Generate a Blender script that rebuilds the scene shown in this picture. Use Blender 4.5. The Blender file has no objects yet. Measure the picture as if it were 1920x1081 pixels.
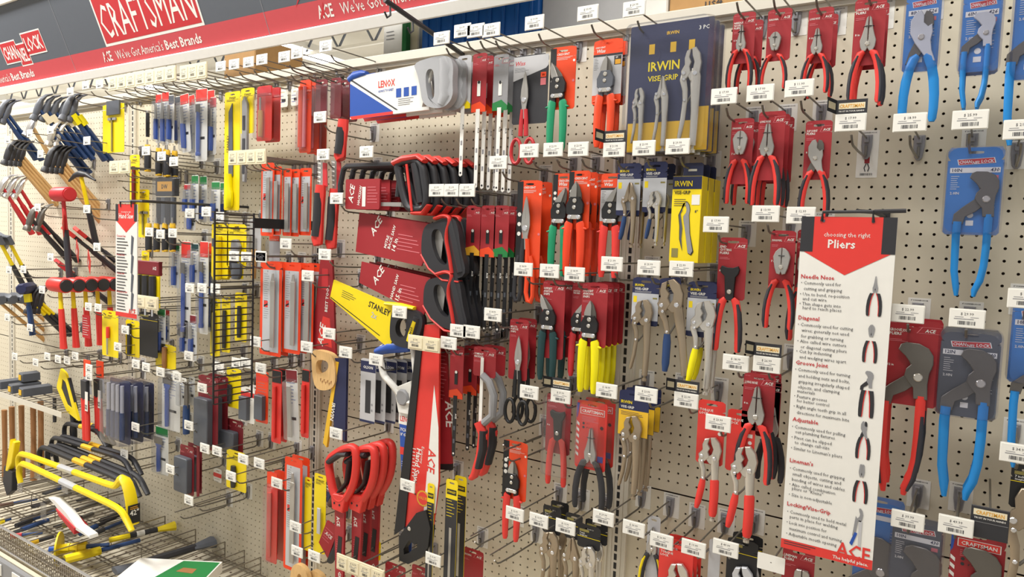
import bpy, math, random
from mathutils import Vector, Matrix
random.seed(7)
S = 0.0254                     # all numbers below are inches
OZ = 62.0                      # eye height above the floor
# ---------------------------------------------------------------- camera
F, D, YAW, PIT, ROL = 1343.74, 69.838, 0.5831, -0.068276, 0.037557
_cy, _sy, _cp, _sp = math.cos(YAW), math.sin(YAW), math.cos(PIT), math.sin(PIT)
_fw = Vector((-_sy*_cp, _cy*_cp, _sp)); _r = Vector((_cy, _sy, 0)); _u = _r.cross(_fw)
CR = _r*math.cos(ROL) + _u*math.sin(ROL); CU = -_r*math.sin(ROL) + _u*math.cos(ROL)
cam = bpy.data.cameras.new('camera'); cam.sensor_width = 36; cam.sensor_fit = 'HORIZONTAL'
cam.lens = 36*F/1920; cam.clip_start = .02; cam.clip_end = 200
co = bpy.data.objects.new('camera', cam); bpy.context.scene.collection.objects.link(co)
co.matrix_world = Matrix(((CR.x, CU.x, -_fw.x, 0), (CR.y, CU.y, -_fw.y, -D*S), (CR.z, CU.z, -_fw.z, OZ*S), (0, 0, 0, 1)))
bpy.context.scene.camera = co
def ray(px, py): return CR*((px-960)/F) - CU*((py-540.5)/F) + _fw
def U(px, py, d=0):            # where the sight line of a pixel meets the plane d inches in front of the wall
    v = ray(px, py); t = (D-d)/v.y
    return v.x*t, v.z*t
# ---------------------------------------------------------------- world, lights, exposure
sc = bpy.context.scene
sc.view_settings.view_transform = 'Standard'; sc.view_settings.look = 'None'
sc.view_settings.gamma = 1; sc.view_settings.use_curve_mapping = False
sc.view_settings.exposure = EXPO = 0.22
sc.cycles.max_bounces = 6; sc.cycles.diffuse_bounces = 3; sc.cycles.glossy_bounces = 2; sc.cycles.transparent_max_bounces = 24
sc.cycles.caustics_reflective = False; sc.cycles.caustics_refractive = False
wd = bpy.data.worlds.new('store'); sc.world = wd; wd.use_nodes = True
wd.node_tree.nodes['Background'].inputs[0].default_value = (1, .98, .95, 1)
wd.node_tree.nodes['Background'].inputs[1].default_value = .5
def area(name, x, y, z, sx, sy, e, col=(1, .98, .95), aim=None):
    L = bpy.data.lights.new(name, 'AREA'); L.shape = 'RECTANGLE'; L.size = sx*S; L.size_y = sy*S; L.energy = e; L.color = col
    o = bpy.data.objects.new(name, L); sc.collection.objects.link(o); o.location = (x*S, y*S, (z+OZ)*S)
    if aim: o.rotation_euler = (Vector(aim)-Vector((x, y, z))).to_track_quat('-Z', 'Y').to_euler()
    return o
area('aisle_light', -10, -58, 96, 70, 10, 58)
area('aisle_light', -110, -62, 92, 90, 10, 92)
area('aisle_light', -215, -50, 88, 60, 14, 150)
# ---------------------------------------------------------------- materials
def lin(h):
    c = [int(h[i:i+2], 16)/255 for i in (0, 2, 4)]
    return tuple(x/12.92 if x <= .04045 else ((x+.055)/1.055)**2.4 for x in c) + (1,)
PAL = dict(white=('E9E7E0', .5, 0), paper=('ECEAE2', .7, 0), cream=('E6DBBB', .7, 0), board=('D3CAB4', .75, 0), steelp=('D9D3C4', .5, 0),
  red=('C42E34', .45, 0), dred=('9E242B', .5, 0), bred=('DE3A33', .42, 0), grip=('E43A32', .5, 0), dgrip=('33333A', .6, 0), maroon=('7A1D26', .5, 0),
  orange=('E8491F', .42, 0), porange=('E8431C', .42, 0), amber=('E0A32E', .5, 0), yellow=('F0D613', .42, 0), gold=('E9B92C', .45, 0), lemon=('F2E500', .4, 0),
  green=('0F8F62', .5, 0), dgreen=('123A3C', .5, 0), kgreen=('1E7A3C', .5, 0), blue=('1E86CF', .33, 0), pblue=('3E7FC4', .45, 0), navy=('23294F', .5, 0),
  rblue=('2450A8', .42, 0), tote=('1F63B4', .4, 0), dblue=('24406E', .42, 0), black=('1B1B1D', .5, 0), dark=('2C2C30', .5, 0), grey=('8E8E90', .5, 0), mgrey=('A4A5A8', .5, 0), lgrey=('BDBDBF', .5, 0), slate=('555961', .5, 0),
  hook=('77736C', .35, .55), plate=('8F8E92', .5, .1), chrome=('E2E2E4', .18, .75), steel=('B4B1AB', .32, .6), dsteel=('6E6A64', .38, .5), brass=('A4947E', .34, .6),
  nickel=('CFCAC0', .26, .65), wood=('C99A5C', .55, 0), pale=('DDB57A', .55, 0), rwood=('9A6B3F', .6, 0), ink=('3A3A3E', .7, 0), fade=('8A8A8E', .7, 0), card=('B98F5B', .8, 0),
  hazered=('C64A50', .5, 0), sil=('C9CBCF', .4, .3), wire=('9A938A', .3, .8), pink=('D9737A', .5, 0), teal=('35707A', .5, 0), olive=('8C8246', .5, 0), floor=('B8AFA0', .4, 0), ceil=('DDD6C4', .8, 0), sky=('8FB8DC', .45, 0), hazedark=('595E66', .5, 0), brown=('5A4032', .6, 0))
_M = {}
def M(n):
    if n in _M: return _M[n]
    m = bpy.data.materials.new(n); m.use_nodes = True; nt = m.node_tree; _M[n] = m
    b = nt.nodes['Principled BSDF']
    if n in ('clear', 'bclear'):
        out = nt.nodes['Material Output']; nt.nodes.remove(b)
        t = nt.nodes.new('ShaderNodeBsdfTransparent'); g = nt.nodes.new('ShaderNodeBsdfGlossy'); mx = nt.nodes.new('ShaderNodeMixShader')
        lw = nt.nodes.new('ShaderNodeLayerWeight'); lw.inputs[0].default_value = .25
        nz = nt.nodes.new('ShaderNodeTexNoise'); nz.inputs['Scale'].default_value = 60; bp = nt.nodes.new('ShaderNodeBump'); bp.inputs['Strength'].default_value = .25; bp.inputs['Distance'].default_value = .004
        nt.links.new(nz.outputs[0], bp.inputs['Height']); nt.links.new(bp.outputs[0], g.inputs['Normal'])
        ma = nt.nodes.new('ShaderNodeMath'); ma.operation = 'MULTIPLY_ADD'; ma.inputs[1].default_value = .6; ma.inputs[2].default_value = .05
        nt.links.new(lw.outputs['Facing'], ma.inputs[0]); nt.links.new(ma.outputs[0], mx.inputs[0])
        t.inputs[0].default_value = (.93, .94, .96, 1) if n == 'clear' else (.86, .87, .95, 1); g.inputs['Roughness'].default_value = .18
        nt.links.new(t.outputs[0], mx.inputs[1]); nt.links.new(g.outputs[0], mx.inputs[2]); nt.links.new(mx.outputs[0], out.inputs[0])
        return m
    if n == 'tube':
        b.inputs['Base Color'].default_value = (1, 1, 1, 1); b.inputs['Emission Color'].default_value = (1, .98, .93, 1); b.inputs['Emission Strength'].default_value = 6
        return m
    h, r, me = PAL[n]; c = lin(h)
    nz = nt.nodes.new('ShaderNodeTexNoise'); nz.inputs['Scale'].default_value = 9 if n in ('board', 'floor', 'ceil') else 45
    nz.inputs['Detail'].default_value = 3
    tc = nt.nodes.new('ShaderNodeTexCoord'); nt.links.new(tc.outputs['Object'], nz.inputs['Vector'])
    mp = nt.nodes.new('ShaderNodeMix'); mp.data_type = 'RGBA'
    k = .9 if n in ('wood', 'pale', 'rwood', 'card', 'brown') else .96
    if n in ('wood', 'pale', 'rwood', 'brown'):
        mpg = nt.nodes.new('ShaderNodeMapping'); mpg.inputs['Scale'].default_value = (8, 8, .6); nt.links.new(tc.outputs['Object'], mpg.inputs[0]); nt.links.new(mpg.outputs[0], nz.inputs['Vector']); k = .72
    mp.inputs[6].default_value = tuple(x*k for x in c[:3])+(1,); mp.inputs[7].default_value = tuple(min(1, x*(2-k)) for x in c[:3])+(1,)
    nt.links.new(nz.outputs[0], mp.inputs[0]); nt.links.new(mp.outputs[2], b.inputs['Base Color'])
    b.inputs['Roughness'].default_value = r; b.inputs['Metallic'].default_value = me
    return m
# ---------------------------------------------------------------- mesh builder
_T = {}
def textmesh(s, bold):
    k = (s, bold)
    if k not in _T:
        c = bpy.data.curves.new('t', 'FONT'); c.body = s; c.size = 1; c.resolution_u = 1; c.offset = .018 if bold else 0
        o = bpy.data.objects.new('t', c); me = o.to_mesh()
        V = [(v.co.x, v.co.y) for v in me.vertices]; Fc = [tuple(p.vertices) for p in me.polygons]
        o.to_mesh_clear(); bpy.data.objects.remove(o); bpy.data.curves.remove(c)
        xs = [v[0] for v in V] or [0]; x0 = min(xs); w = max(xs)-x0 or 1
        _T[k] = ([(x-x0, z) for x, z in V], Fc, w)
    return _T[k]
def sarea(p): return sum(p[i][0]*p[(i+1) % len(p)][1]-p[(i+1) % len(p)][0]*p[i][1] for i in range(len(p)))
def circ(x, z, r, n=12, ry=None): return [(x+r*math.cos(2*math.pi*i/n), z+(ry or r)*math.sin(2*math.pi*i/n)) for i in range(n)]
def rrect(x0, z0, x1, z1, r=.15):
    P = []
    for cx, cz, a in ((x1-r, z1-r, 0), (x0+r, z1-r, 90), (x0+r, z0+r, 180), (x1-r, z0+r, 270)):
        for k in range(4): t = math.radians(a+k*30); P.append((cx+r*math.cos(t), cz+r*math.sin(t)))
    return P
class MB:
    def __init__(s): s.v = []; s.f = []; s.m = []; s.mn = []
    def mi(s, n):
        if n not in s.mn: s.mn.append(n)
        return s.mn.index(n)
    def add(s, V, Fc, mat):
        b = len(s.v); i = s.mi(mat); s.v += V
        for q in Fc: s.f.append(tuple(b+a for a in q)); s.m.append(i)
        return s
    def flat(s, P, y, mat):
        if sarea(P) < 0: P = P[::-1]
        return s.add([(x, y, z) for x, z in P], [tuple(range(len(P)))], mat)
    def rect(s, x0, z0, x1, z1, y, mat): return s.flat([(x0, z0), (x1, z0), (x1, z1), (x0, z1)], y, mat)
    def prism(s, P, yf, yb, mat, ch=0):
        if sarea(P) < 0: P = P[::-1]
        n = len(P)
        if ch:
            Q = []
            for i in range(n):
                a, b, c = Vector(P[i-1]), Vector(P[i]), Vector(P[(i+1) % n])
                e1 = (b-a).normalized() if (b-a).length > 1e-6 else Vector((1, 0)); e2 = (c-b).normalized() if (c-b).length > 1e-6 else e1
                nn = Vector((-e1.y-e2.y, e1.x+e2.x)); l = nn.length
                nn = nn/l if l > .2 else Vector((0, 0)); k = ch/max(.5, l/2)
                Q.append((b.x+nn.x*k, b.y+nn.y*k))
            V = [(x, yb, z) for x, z in P]+[(x, yf+ch, z) for x, z in P]+[(x, yf, z) for x, z in Q]
            Fc = [tuple(range(n-1, -1, -1)), tuple(range(2*n, 3*n))]
            for i in range(n):
                j = (i+1) % n; Fc += [(i, j, n+j, n+i), (n+i, n+j, 2*n+j, 2*n+i)]
        else:
            V = [(x, yb, z) for x, z in P]+[(x, yf, z) for x, z in P]
            Fc = [tuple(range(n-1, -1, -1)), tuple(range(n, 2*n))]+[(i, (i+1) % n, n+(i+1) % n, n+i) for i in range(n)]
        return s.add(V, Fc, mat)
    def box(s, x0, y0, z0, x1, y1, z1, mat, ch=0): return s.prism([(x0, z0), (x1, z0), (x1, z1), (x0, z1)], min(y0, y1), max(y0, y1), mat, ch)
    def limb(s, path, mat, y=0, th=.4, n=10, closed=False):
        V = []; m = len(path); Fc = []
        for i, p in enumerate(path):
            a = path[i-1] if (i or closed) else p; b = path[(i+1) % m] if (i < m-1 or closed) else p
            t = Vector((b[0]-a[0], b[1]-a[1])).normalized(); nx, nz = -t.y, t.x
            tt = p[3] if len(p) > 3 else th
            for k in range(n):
                q = 2*math.pi*k/n+math.pi/n; V.append((p[0]+nx*p[2]/2*math.cos(q), y+tt/2*math.sin(q), p[1]+nz*p[2]/2*math.cos(q)))
        for i in range(m if closed else m-1):
            j = (i+1) % m
            for k in range(n): l = (k+1) % n; Fc.append((i*n+k, j*n+k, j*n+l, i*n+l))
        if not closed: Fc += [tuple(range(n)), tuple(range((m-1)*n+n-1, (m-1)*n-1, -1))]
        return s.add(V, Fc, mat)
    def tube(s, path, r, mat, n=6, closed=False):
        P = [Vector(p) for p in path]; m = len(P); V = []; Fc = []
        up = None
        for i, p in enumerate(P):
            a = P[i-1] if (i or closed) else p; b = P[(i+1) % m] if (i < m-1 or closed) else p
            t = (b-a).normalized()
            if up is None: up = t.orthogonal().normalized()
            up = (up-t*up.dot(t)); up = up.normalized() if up.length > 1e-4 else t.orthogonal().normalized()
            w = t.cross(up); rr = r[i] if isinstance(r, (list, tuple)) else r
            for k in range(n): q = 2*math.pi*k/n; V.append(tuple(p+up*(rr*math.cos(q))+w*(rr*math.sin(q))))
        for i in range(m if closed else m-1):
            j = (i+1) % m
            for k in range(n): l = (k+1) % n; Fc.append((i*n+k, i*n+l, j*n+l, j*n+k))
        if not closed: Fc += [tuple(range(n-1, -1, -1)), tuple(range((m-1)*n, m*n))]
        return s.add(V, Fc, mat)
    def rivet(s, x, z, r, y, mat='nickel', h=.08): return s.prism(circ(x, z, r, 10), y-h, y+.02, mat, min(r*.5, h*.6))
    def text(s, t, x, z, h, y, mat, w=None, al='l', rot=0, shear=0, bold=True):
        V, Fc, tw = textmesh(t, bold); k = h/.73; kx = k
        if w and tw*kx > w: kx = w/tw
        if al == 'c': ox = -tw*kx/2
        elif al == 'r': ox = -tw*kx
        else: ox = 0
        ca, sa = math.cos(math.radians(rot)), math.sin(math.radians(rot)); R = []
        for a, b in V:
            px, pz = ox+a*kx+shear*b*k, b*k; R.append((x+px*ca-pz*sa, y, z+px*sa+pz*ca))
        return s.add(R, Fc, mat)
    def lines(s, x0, z0, x1, n, dz, y, mat='white', th=.05):
        rr = random.Random(int(abs(x0*100+z0*37+n*11)))
        for i in range(n): s.rect(x0, z0-i*dz-th, x0+(x1-x0)*rr.uniform(.6, 1), z0-i*dz, y, mat)
        return s
    def bars(s, x0, z0, x1, z1, y, mat='ink', n=13):
        rr = random.Random(int(abs(x0*91+z1*53)*10)); q = (x1-x0)/n
        for i in range(n): a = x0+i*q; s.rect(a, z0, a+q*rr.uniform(.3, .75), z1, y, mat)
        return s
    def build(s, name, parent=None, **kw):
        me = bpy.data.meshes.new(name); me.from_pydata([(a*S, b*S, c*S) for a, b, c in s.v], [], s.f)
        for n in s.mn: me.materials.append(M(n))
        me.polygons.foreach_set('material_index', s.m); me.polygons.foreach_set('use_smooth', [True]*len(s.f))
        me.set_sharp_from_angle(angle=math.radians(38)); me.update()
        o = bpy.data.objects.new(name, me); sc.collection.objects.link(o); o.parent = parent
        return tag(o, **kw)
def tag(o, label=None, cat=None, group=None, kind=None):
    if label: o['label'] = label
    if cat: o['category'] = cat
    if group: o['group'] = group
    if kind: o['kind'] = kind
    return o
def root(name, x, y, z, label, cat, group=None, rot=(0, 0, 0)):
    o = bpy.data.objects.new(name, None); sc.collection.objects.link(o); o.location = (x*S, y*S, (z+OZ)*S); o.empty_display_size = .03
    o.rotation_euler = [math.radians(a) for a in rot]
    return tag(o, label, cat, group)
ORD = ['frontmost', 'second from front', 'third from front', 'fourth from front', 'fifth from front', 'sixth from front', 'seventh from front', 'eighth from front']
def wlim(t, n): return ' '.join(t.split()[:n])
def kids(o): return [c for c in bpy.data.objects if c.parent == o]
def stack(r, n, step, group):
    base = wlim(r['label'], 12).rstrip(',')
    if n > 1:
        r['label'] = f'{base}, frontmost'; r['group'] = group
        ch = [(c, kids(c)) for c in kids(r)]
        for i in range(1, n):
            c = r.copy(); sc.collection.objects.link(c)
            c.location = r.location+Vector((step[0]*i*S, step[1]*i*S, step[2]*i*S)); c['label'] = f'{base}, {ORD[i]}' if i < n-1 else f'{base}, rearmost'
            for a, sub in ch:
                b = a.copy(); sc.collection.objects.link(b); b.parent = c
                for e in sub: g = e.copy(); sc.collection.objects.link(g); g.parent = b
    return r
# ---------------------------------------------------------------- hooks with price tags
PRICE = ['9.99', '7.99', '12.99', '5.99', '14.99', '8.99', '4.99', '19.99', '6.59']
def ticket(m, w, h, y, price, x=0, z=0, bg='paper', shelf='fade'):
    m.prism(rrect(x-w/2, z-h/2, x+w/2, z+h/2, .05), y-.04, y+.02, bg)
    y -= .05
    m.text('$ '+price, x, z+h*.2, h*.16, y, 'ink', w*.6, 'c', bold=False)
    m.rect(x-w*.36, z+h*.07, x-w*.1, z+h*.1, y, 'fade'); m.rect(x+w*.1, z+h*.07, x+w*.34, z+h*.1, y, 'fade')
    m.rect(x-w*.38, z-h*.05, x+w*.2, z-h*.005, y, 'fade'); m.bars(x-w*.26, z-h*.36, x+w*.26, z-h*.14, y)
HK = []
def hook(px, py, price='9.99', lab='', L=9.2, card=False, flag=None, th=.1, tagk='paper', notag=False, back=True, blank=False, XZ=None):
    """wire display hook; (px, py) is where its price ticket shows"""
    X, Z = XZ if XZ else U(px, py, L)
    r = root('scanner_hook', X, 0, Z, wlim('wire hook '+lab, 15), 'hook', 'wire display hooks on the pegboard')
    m = MB()
    m.prism([(-.42, .35), (-.42, -.6), (-.3, -1.5), (-.12, -1.75), (.12, -1.75), (.3, -1.5), (.42, -.6), (.42, .35)], -.28, -.02, 'plate', .06)
    m.box(-.18, -.62, -.35, .18, -.28, .2, 'plate', .04); m.box(-.1, -.5, -1.5, .1, -.28, -.6, 'hook', .03)
    m.build('back_plate', r)
    m = MB(); m.tube([(0, -.4, -1.45), (0, -.9, -1.62), (0, -L*.5, -1.6), (0, -L+1.9, -1.5), (0, -L+1.3, -1.35), (0, -L+.9, -1.0), (0, -L+.75, -.85)], th, 'hook'); m.build('display_arm', r)
    m = MB(); m.tube([(0, -.3, .05), (0, -L*.5, .06), (0, -L-.1, .05)], th*.8, 'hook'); m.build('ticket_arm', r)
    if not notag:
        m = MB()
        m.prism(rrect(-1.1, -.66, 1.1, .7, .06), -L-.1, -L-.05, 'paper')
        if blank: m.build('price_tag', r)
        else: ticket(m, 2.08, 1.22, -L-.12, price, 0, 0, tagk); m.build('price_tag', r)
    if flag:
        m = MB(); m.box(-1.05, -L-.1, .68, 1.1, -L-.02, 1.75, 'dark'); m.rect(-.9, 1.05, .95, 1.5, -L-.11, 'cream'); m.text('CRAFTSMAN', 0, 1.14, .27, -L-.12, 'amber', 1.7, 'c')
        m.text('TRUST IN YOUR HANDS', 0, .82, .12, -L-.12, 'white', 1.8, 'c')
        m.add([(-1.05, -L-.1, .68), (-1.05, -L-.1, 1.75), (-1.6, -L-.9, 1.95), (-1.6, -L-.9, .88)], [(0, 1, 2, 3), (3, 2, 1, 0)], 'dark')
        m.add([(-1.12, -L-.22, 1.0), (-1.12, -L-.22, 1.5), (-1.52, -L-.82, 1.65), (-1.52, -L-.82, 1.12)], [(0, 1, 2, 3), (3, 2, 1, 0)], 'cream')
        m.build('brand_flag', r, label='folded black and cream brand flag')
    if card or back:
        m = MB(); h = 4.1 if card else 2.5
        m.prism(rrect(-.75, -h+.75, .95, .75, .05), -.03, 0, 'paper'); m.text('8" SCANNER HOOK', .1, .5, .11, -.04, 'ink', 1.3, 'c')
        if card:
            m.rect(-.1, -2.1, .3, -1.5, -.04, 'dred'); m.tube([(.05, -.04, -2.1), (-.1, -.04, -2.5), (.0, -.04, -2.8)], .05, 'ink', 4); m.tube([(.15, -.04, -2.1), (.3, -.04, -2.5), (.2, -.04, -2.8)], .05, 'ink', 4)
            m.bars(-.4, -3.15, .6, -2.95, -.04)
        m.build('stock_card', r)
    HK.append(r); return r
# ---------------------------------------------------------------- card printing
def cardmesh(w, h, col, t=.05, slot=True, style=None, clipc=.18, **k):
    """retail card, origin at the top centre of the card, real hang slot"""
    m = MB(); top = min(1.0, h*.5)
    N = 32; out = []; inn = []
    for i in range(N):
        a = 2*math.pi*(i+.5)/N; c, s = math.cos(a), math.sin(a)
        kx = (w/2)/max(abs(c), 1e-6); kz = (top/2)/max(abs(s), 1e-6); q = min(kx, kz); out.append([c*q, -top/2+s*q])
        inn.append((math.copysign(min(abs(c)*1.4, 1)*min(w*.2, .5), c), -.42*top+.02+.11*s))
    for p in out:
        if p[1] > -clipc and abs(p[0]) > w/2-clipc:
            e = (abs(p[0])-(w/2-clipc))+(p[1]+clipc)-clipc
            if e > 0: p[0] -= math.copysign(e/2, p[0]); p[1] -= e/2
    V = []
    for y in (-t, 0): V += [(x, y, z) for x, z in out]+[(x, y, z) for x, z in inn]
    Fc = []
    for i in range(N):
        j = (i+1) % N; Fc += [(i, j, N+j, N+i), (2*N+j, 2*N+i, 3*N+i, 3*N+j), (j, i, 2*N+i, 2*N+j), (N+i, N+j, 3*N+j, 3*N+i)]
    m.add(V, Fc, col)
    b = clipc
    m.prism([(-w/2, -top), (w/2, -top), (w/2, -h+b), (w/2-b, -h), (-w/2+b, -h), (-w/2, -h+b)], -t, 0, col)
    if style: style(m, w, h, -t-.02, **k)
    return m
def acelogo(m, x, z, h, y, c='white', rot=0):
    m.text('ACE', x, z, h, y, c, None, 'c', rot, .25)
def s_ace(m, w, h, y, title=(), size='', sub=2, **k):
    zt = -.72
    tt = min(.26, w*.1)
    m.text('8401882', -w/2+.12, -.3, .09, y, 'pink', w*.3, bold=False)
    for i, t in enumerate(title): m.text(t, -w/2+.12, zt-.2-i*tt*1.12, tt*.85, y, 'white', w*.4)
    m.lines(-w/2+.12, zt-.3-len(title)*tt, -w/2+w*.42, sub, .12, y, 'pink', .04)
    lx = w/2-w*.2; q = min(.26, w*.1)
    acelogo(m, lx-.03, zt-.14, q, y)
    for zz in (zt-.24, zt+.24): m.add([(lx-w*.22, y, zz if zz < zt else zz), (w/2-.02, y, zz), (w/2-.02, y, zz+.025), (lx-w*.22, y, zz+.025)], [(0, 1, 2, 3)], 'pink')
    m.add([(lx-w*.26, y, zt-.24), (lx-w*.24, y, zt-.24), (lx-w*.14, y, zt+.25), (lx-w*.16, y, zt+.25)], [(0, 1, 2, 3)], 'pink')
    if size: m.text(size, -w/2+.14, -h*.55, .17, y, 'white')
def s_cres(m, w, h, y, wiss=False, **k):
    x = -w/2+w*.24
    m.rect(-w/2+.01, -h+.05, x, -.1, y+.005, 'black'); m.text('CRESCENT', x+.06, -.85, .22, y, 'white', w*.7)
    if wiss: m.text('Wiss', x+.06, -1.25, .36, y, 'white', w*.5, shear=.2)
    m.lines(x+.08, -1.02 if not wiss else -1.4, w/2-.3, 3, .12, y, 'white', .03)
    for q in (.35, .45, .55): m.flat(circ(-w/2+w*.12, -h*q, w*.075, 10), y, 'white')
    m.flat(circ(w/2-.22, -1.45, .13, 12), y, 'white'); m.flat(circ(w/2-.22, -h*.55, .14, 12), y, 'pink')
def s_wiss(m, w, h, y, **k):
    m.flat([(-w/2, -.1), (w/2, -.1), (w/2, -1.2), (w/2-.3, -1.5), (-w/2, -2.6)], y+.004, 'lgrey')
    m.text('Wiss', -w/2+.15, -1.0, .45, y, 'red', w*.55, shear=.2); m.lines(-w/2+.15, -1.25, 0, 4, .13, y, 'ink', .03)
    m.rect(w/2-.9, -2.4, w/2-.25, -1.9, y, 'orange'); m.text('W', w/2-.57, -2.3, .28, y, 'black', .4, 'c'); m.rect(w/2-.9, -3.2, w/2-.25, -2.5, y, 'pink')
def s_wiss2(m, w, h, y, **k):
    m.text('CRESCENT', -w/2+.2, -.8, .16, y, 'white', w*.55); m.text('Wiss', -w/2+.3, -1.22, .34, y, 'white', w*.55, shear=.2)
    m.rect(-w/2, -h+.9, w/2, -1.38, y+.008, 'lgrey'); m.rect(-w/2, -1.6, w/2, -1.38, y+.004, 'dark'); m.rect(w/2-.85, -2.5, w/2-.1, -1.65, y, 'dark'); m.rect(w/2-.75, -2.45, w/2-.15, -2.0, y-.004, 'amber')
    m.text('20', w/2-.7, -1.88, .18, y-.004, 'white'); m.lines(-w/2+.1, -1.75, -w/2+.6, 8, .15, y, 'ink', .03)
def s_irw(m, w, h, y, **k):
    m.rect(-w/2+.01, -h+.05, w/2-.01, -1.5, y+.008, 'sil'); m.rect(-w/2+.01, -h+.05, w/2-.01, -h+.5, y+.004, 'navy')
    m.text('IRWIN', -w/2+.25, -.85, .24, y, 'yellow', w*.5); m.text('VISE-GRIP', -w/2+.25, -1.2, .24, y, 'white', w*.75); m.lines(-w/2+.25, -1.3, w/2-.4, 2, .09, y, 'lgrey', .03)
    m.rect(-w/2+.15, -2.4, -w/2+.5, -1.8, y, 'yellow'); m.rect(w/2-.6, -2.0, w/2-.15, -1.85, y, 'olive')
def s_irw2(m, w, h, y, **k):
    m.rect(-w/2+.01, -h+.05, w/2-.01, -1.9, y+.008, 'gold')
    m.text('IRWIN', -w/2+.2, -1.3, .3, y, 'yellow', w*.7); m.text('VISE-GRIP', -w/2+.2, -1.75, .24, y, 'white', w*.8); m.lines(-w/2+.25, -2.1, w/2-.3, 3, .14, y, 'navy', .04)
def s_chan(m, w, h, y, num='430', inch='10IN', **k):
    m.rect(-w/2+.2, -1.95, w/2-.2, -1.55, y, 'white'); m.text(inch, -w/2+.35, -1.86, .26, y-.01, 'navy', w*.25); m.text(num, w/2-.3, -1.86, .27, y-.01, 'navy', w*.3, 'r', shear=.2)
    m.flat([(-w*.33, -.92), (-w*.30, -1.36), (w*.36, -1.22), (w*.33, -.8)], y, 'white'); m.flat([(-w*.31, -.95), (-w*.285, -1.33), (w*.34, -1.2), (w*.315, -.83)], y-.004, 'red')
    m.text('CHAN', -w*.29, -1.24, .24, y-.01, 'white', w*.22, rot=2, shear=.1); m.text('NEL', -w*.055, -1.3, .24, y-.01, 'white', w*.14, rot=2, shear=.1); m.text('LOCK', w*.1, -1.2, .24, y-.01, 'white', w*.22, rot=2, shear=.1)
    m.lines(-w/2+.3, -2.2, -w/2+.95, 7, .16, y, 'white', .035); m.text('2.0IN', -w/2+.3, -3.6, .2, y, 'white', .8); m.lines(w/2-.9, -2.8, w/2-.3, 8, .25, y, 'white', .03)
    m.rect(w/2-.75, -2.45, w/2-.3, -2.15, y, 'pink'); m.flat(circ(-.1, -h+1.5, .22), y, 'white'); m.rect(-.35, -h+.7, .15, -h+1.1, y, 'white')
def s_stan(m, w, h, y, sub='', **k):
    m.text('STANLEY', 0, -1.0, .27, y, 'black', w*.8, 'c'); m.rect(-w*.38, -1.12, w*.38, -1.09, y, 'black')
    if sub: m.text(sub, -w*.38, -1.35, .16, y, 'black', w*.6)
    else: m.lines(-w*.38, -1.2, w*.2, 2, .12, y, 'ink', .04)
def s_craft(m, w, h, y, **k):
    m.rect(-w*.38, -1.35, w*.42, -.7, y, 'white'); m.rect(-w*.36, -1.31, w*.4, -.74, y-.004, 'bred'); m.text('CRAFTSMAN', w*.02, -1.17, .3, y-.01, 'white', w*.7, 'c')
    m.lines(-w*.32, -1.6, w*.25, 4, .14, y, 'pink', .04); m.flat([(-w/2, -.3), (-w/2+.3, -.3), (-w/2+.15, -1.6), (-w/2, -1.9)], y, 'rblue')
    for i in range(6): z = -2.1-i*.62; m.flat([(-w/2+.03, z), (-w/2+.35, z-.25), (-w/2+.35, z-.55), (-w/2+.03, z-.3)], y, 'white')
    m.flat(circ(-w*.26, -2.3, .13), y, 'dark'); m.flat(circ(-w*.26, -2.7, .13), y, 'dark'); m.text('6" +', -w*.16, -2.36, .14, y, 'dark'); m.text('8" =', -w*.16, -2.76, .14, y, 'dark'); m.flat(circ(w*.34, -2.5, .2, 6), y, 'dark')
    m.rect(w*.24, -h+.9, w*.42, -h+1.5, y, 'rblue')
def s_file(m, w, h, y, **k):
    m.rect(-w/2+w*.12, -h+.5, w/2-w*.12, -1.1, y+.008, 'sil'); m.text('X', -w/2+w*.32, -1.45, .22, y, 'black'); m.lines(-w/2+w*.18, -1.7, -w/2+w*.42, int(max(3, (h-3)*2.2)), .3, y, 'slate', .04)
    z = -h*.42; m.rect(-w/2+w*.18, z-.9, -w/2+w*.36, z, y, 'bred'); m.flat([(-w/2+w*.18, z-.62), (-w/2+w*.36, z-.3), (-w/2+w*.36, z-.55), (-w/2+w*.18, z-.85)], y-.004, 'black')
def s_white(m, w, h, y, **k):
    m.lines(-w*.4, -.9, w*.3, max(3, int(h)), .45, y, 'rblue', .06); m.rect(-w*.1, -h*.7, w*.3, -h*.7+.4, y, 'dark')
def s_redtop(m, w, h, y, col='bred', **k):
    m.rect(-w/2+.02, -1.4, w/2-.02, -.75, y, col); m.lines(-w*.35, -1.7, w*.35, max(2, int(h*.8)), .4, y, 'fade', .05)
def s_milw(m, w, h, y, **k):
    m.text('TORQUE', -w/2+.15, -1.0, .22, y, 'white', w*.6); m.text('LOCK', -w/2+.15, -1.3, .22, y, 'white', w*.45); m.rect(w/2-.7, -h*.42, w/2-.2, -h*.36, y, 'white'); m.flat(circ(w/2-.4, -h*.5, .17), y, 'white')
def s_plain(m, w, h, y, **k): pass
def s_stanb(m, w, h, y, **k):
    m.rect(-w/2+.01, -h+.05, w/2-.01, -2.2, y+.008, 'dark'); m.rect(-w*.4, -1.7, w*.4, -1.1, y, 'black'); m.text('STANLEY', 0, -1.5, .25, y-.01, 'yellow', w*.7, 'c'); m.lines(-w*.4, -2.4, w*.3, 6, .35, y, 'yellow', .06)
    m.rect(-w*.12, -h+.6, w*.08, -5.5, y-.01, 'steel')
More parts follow.
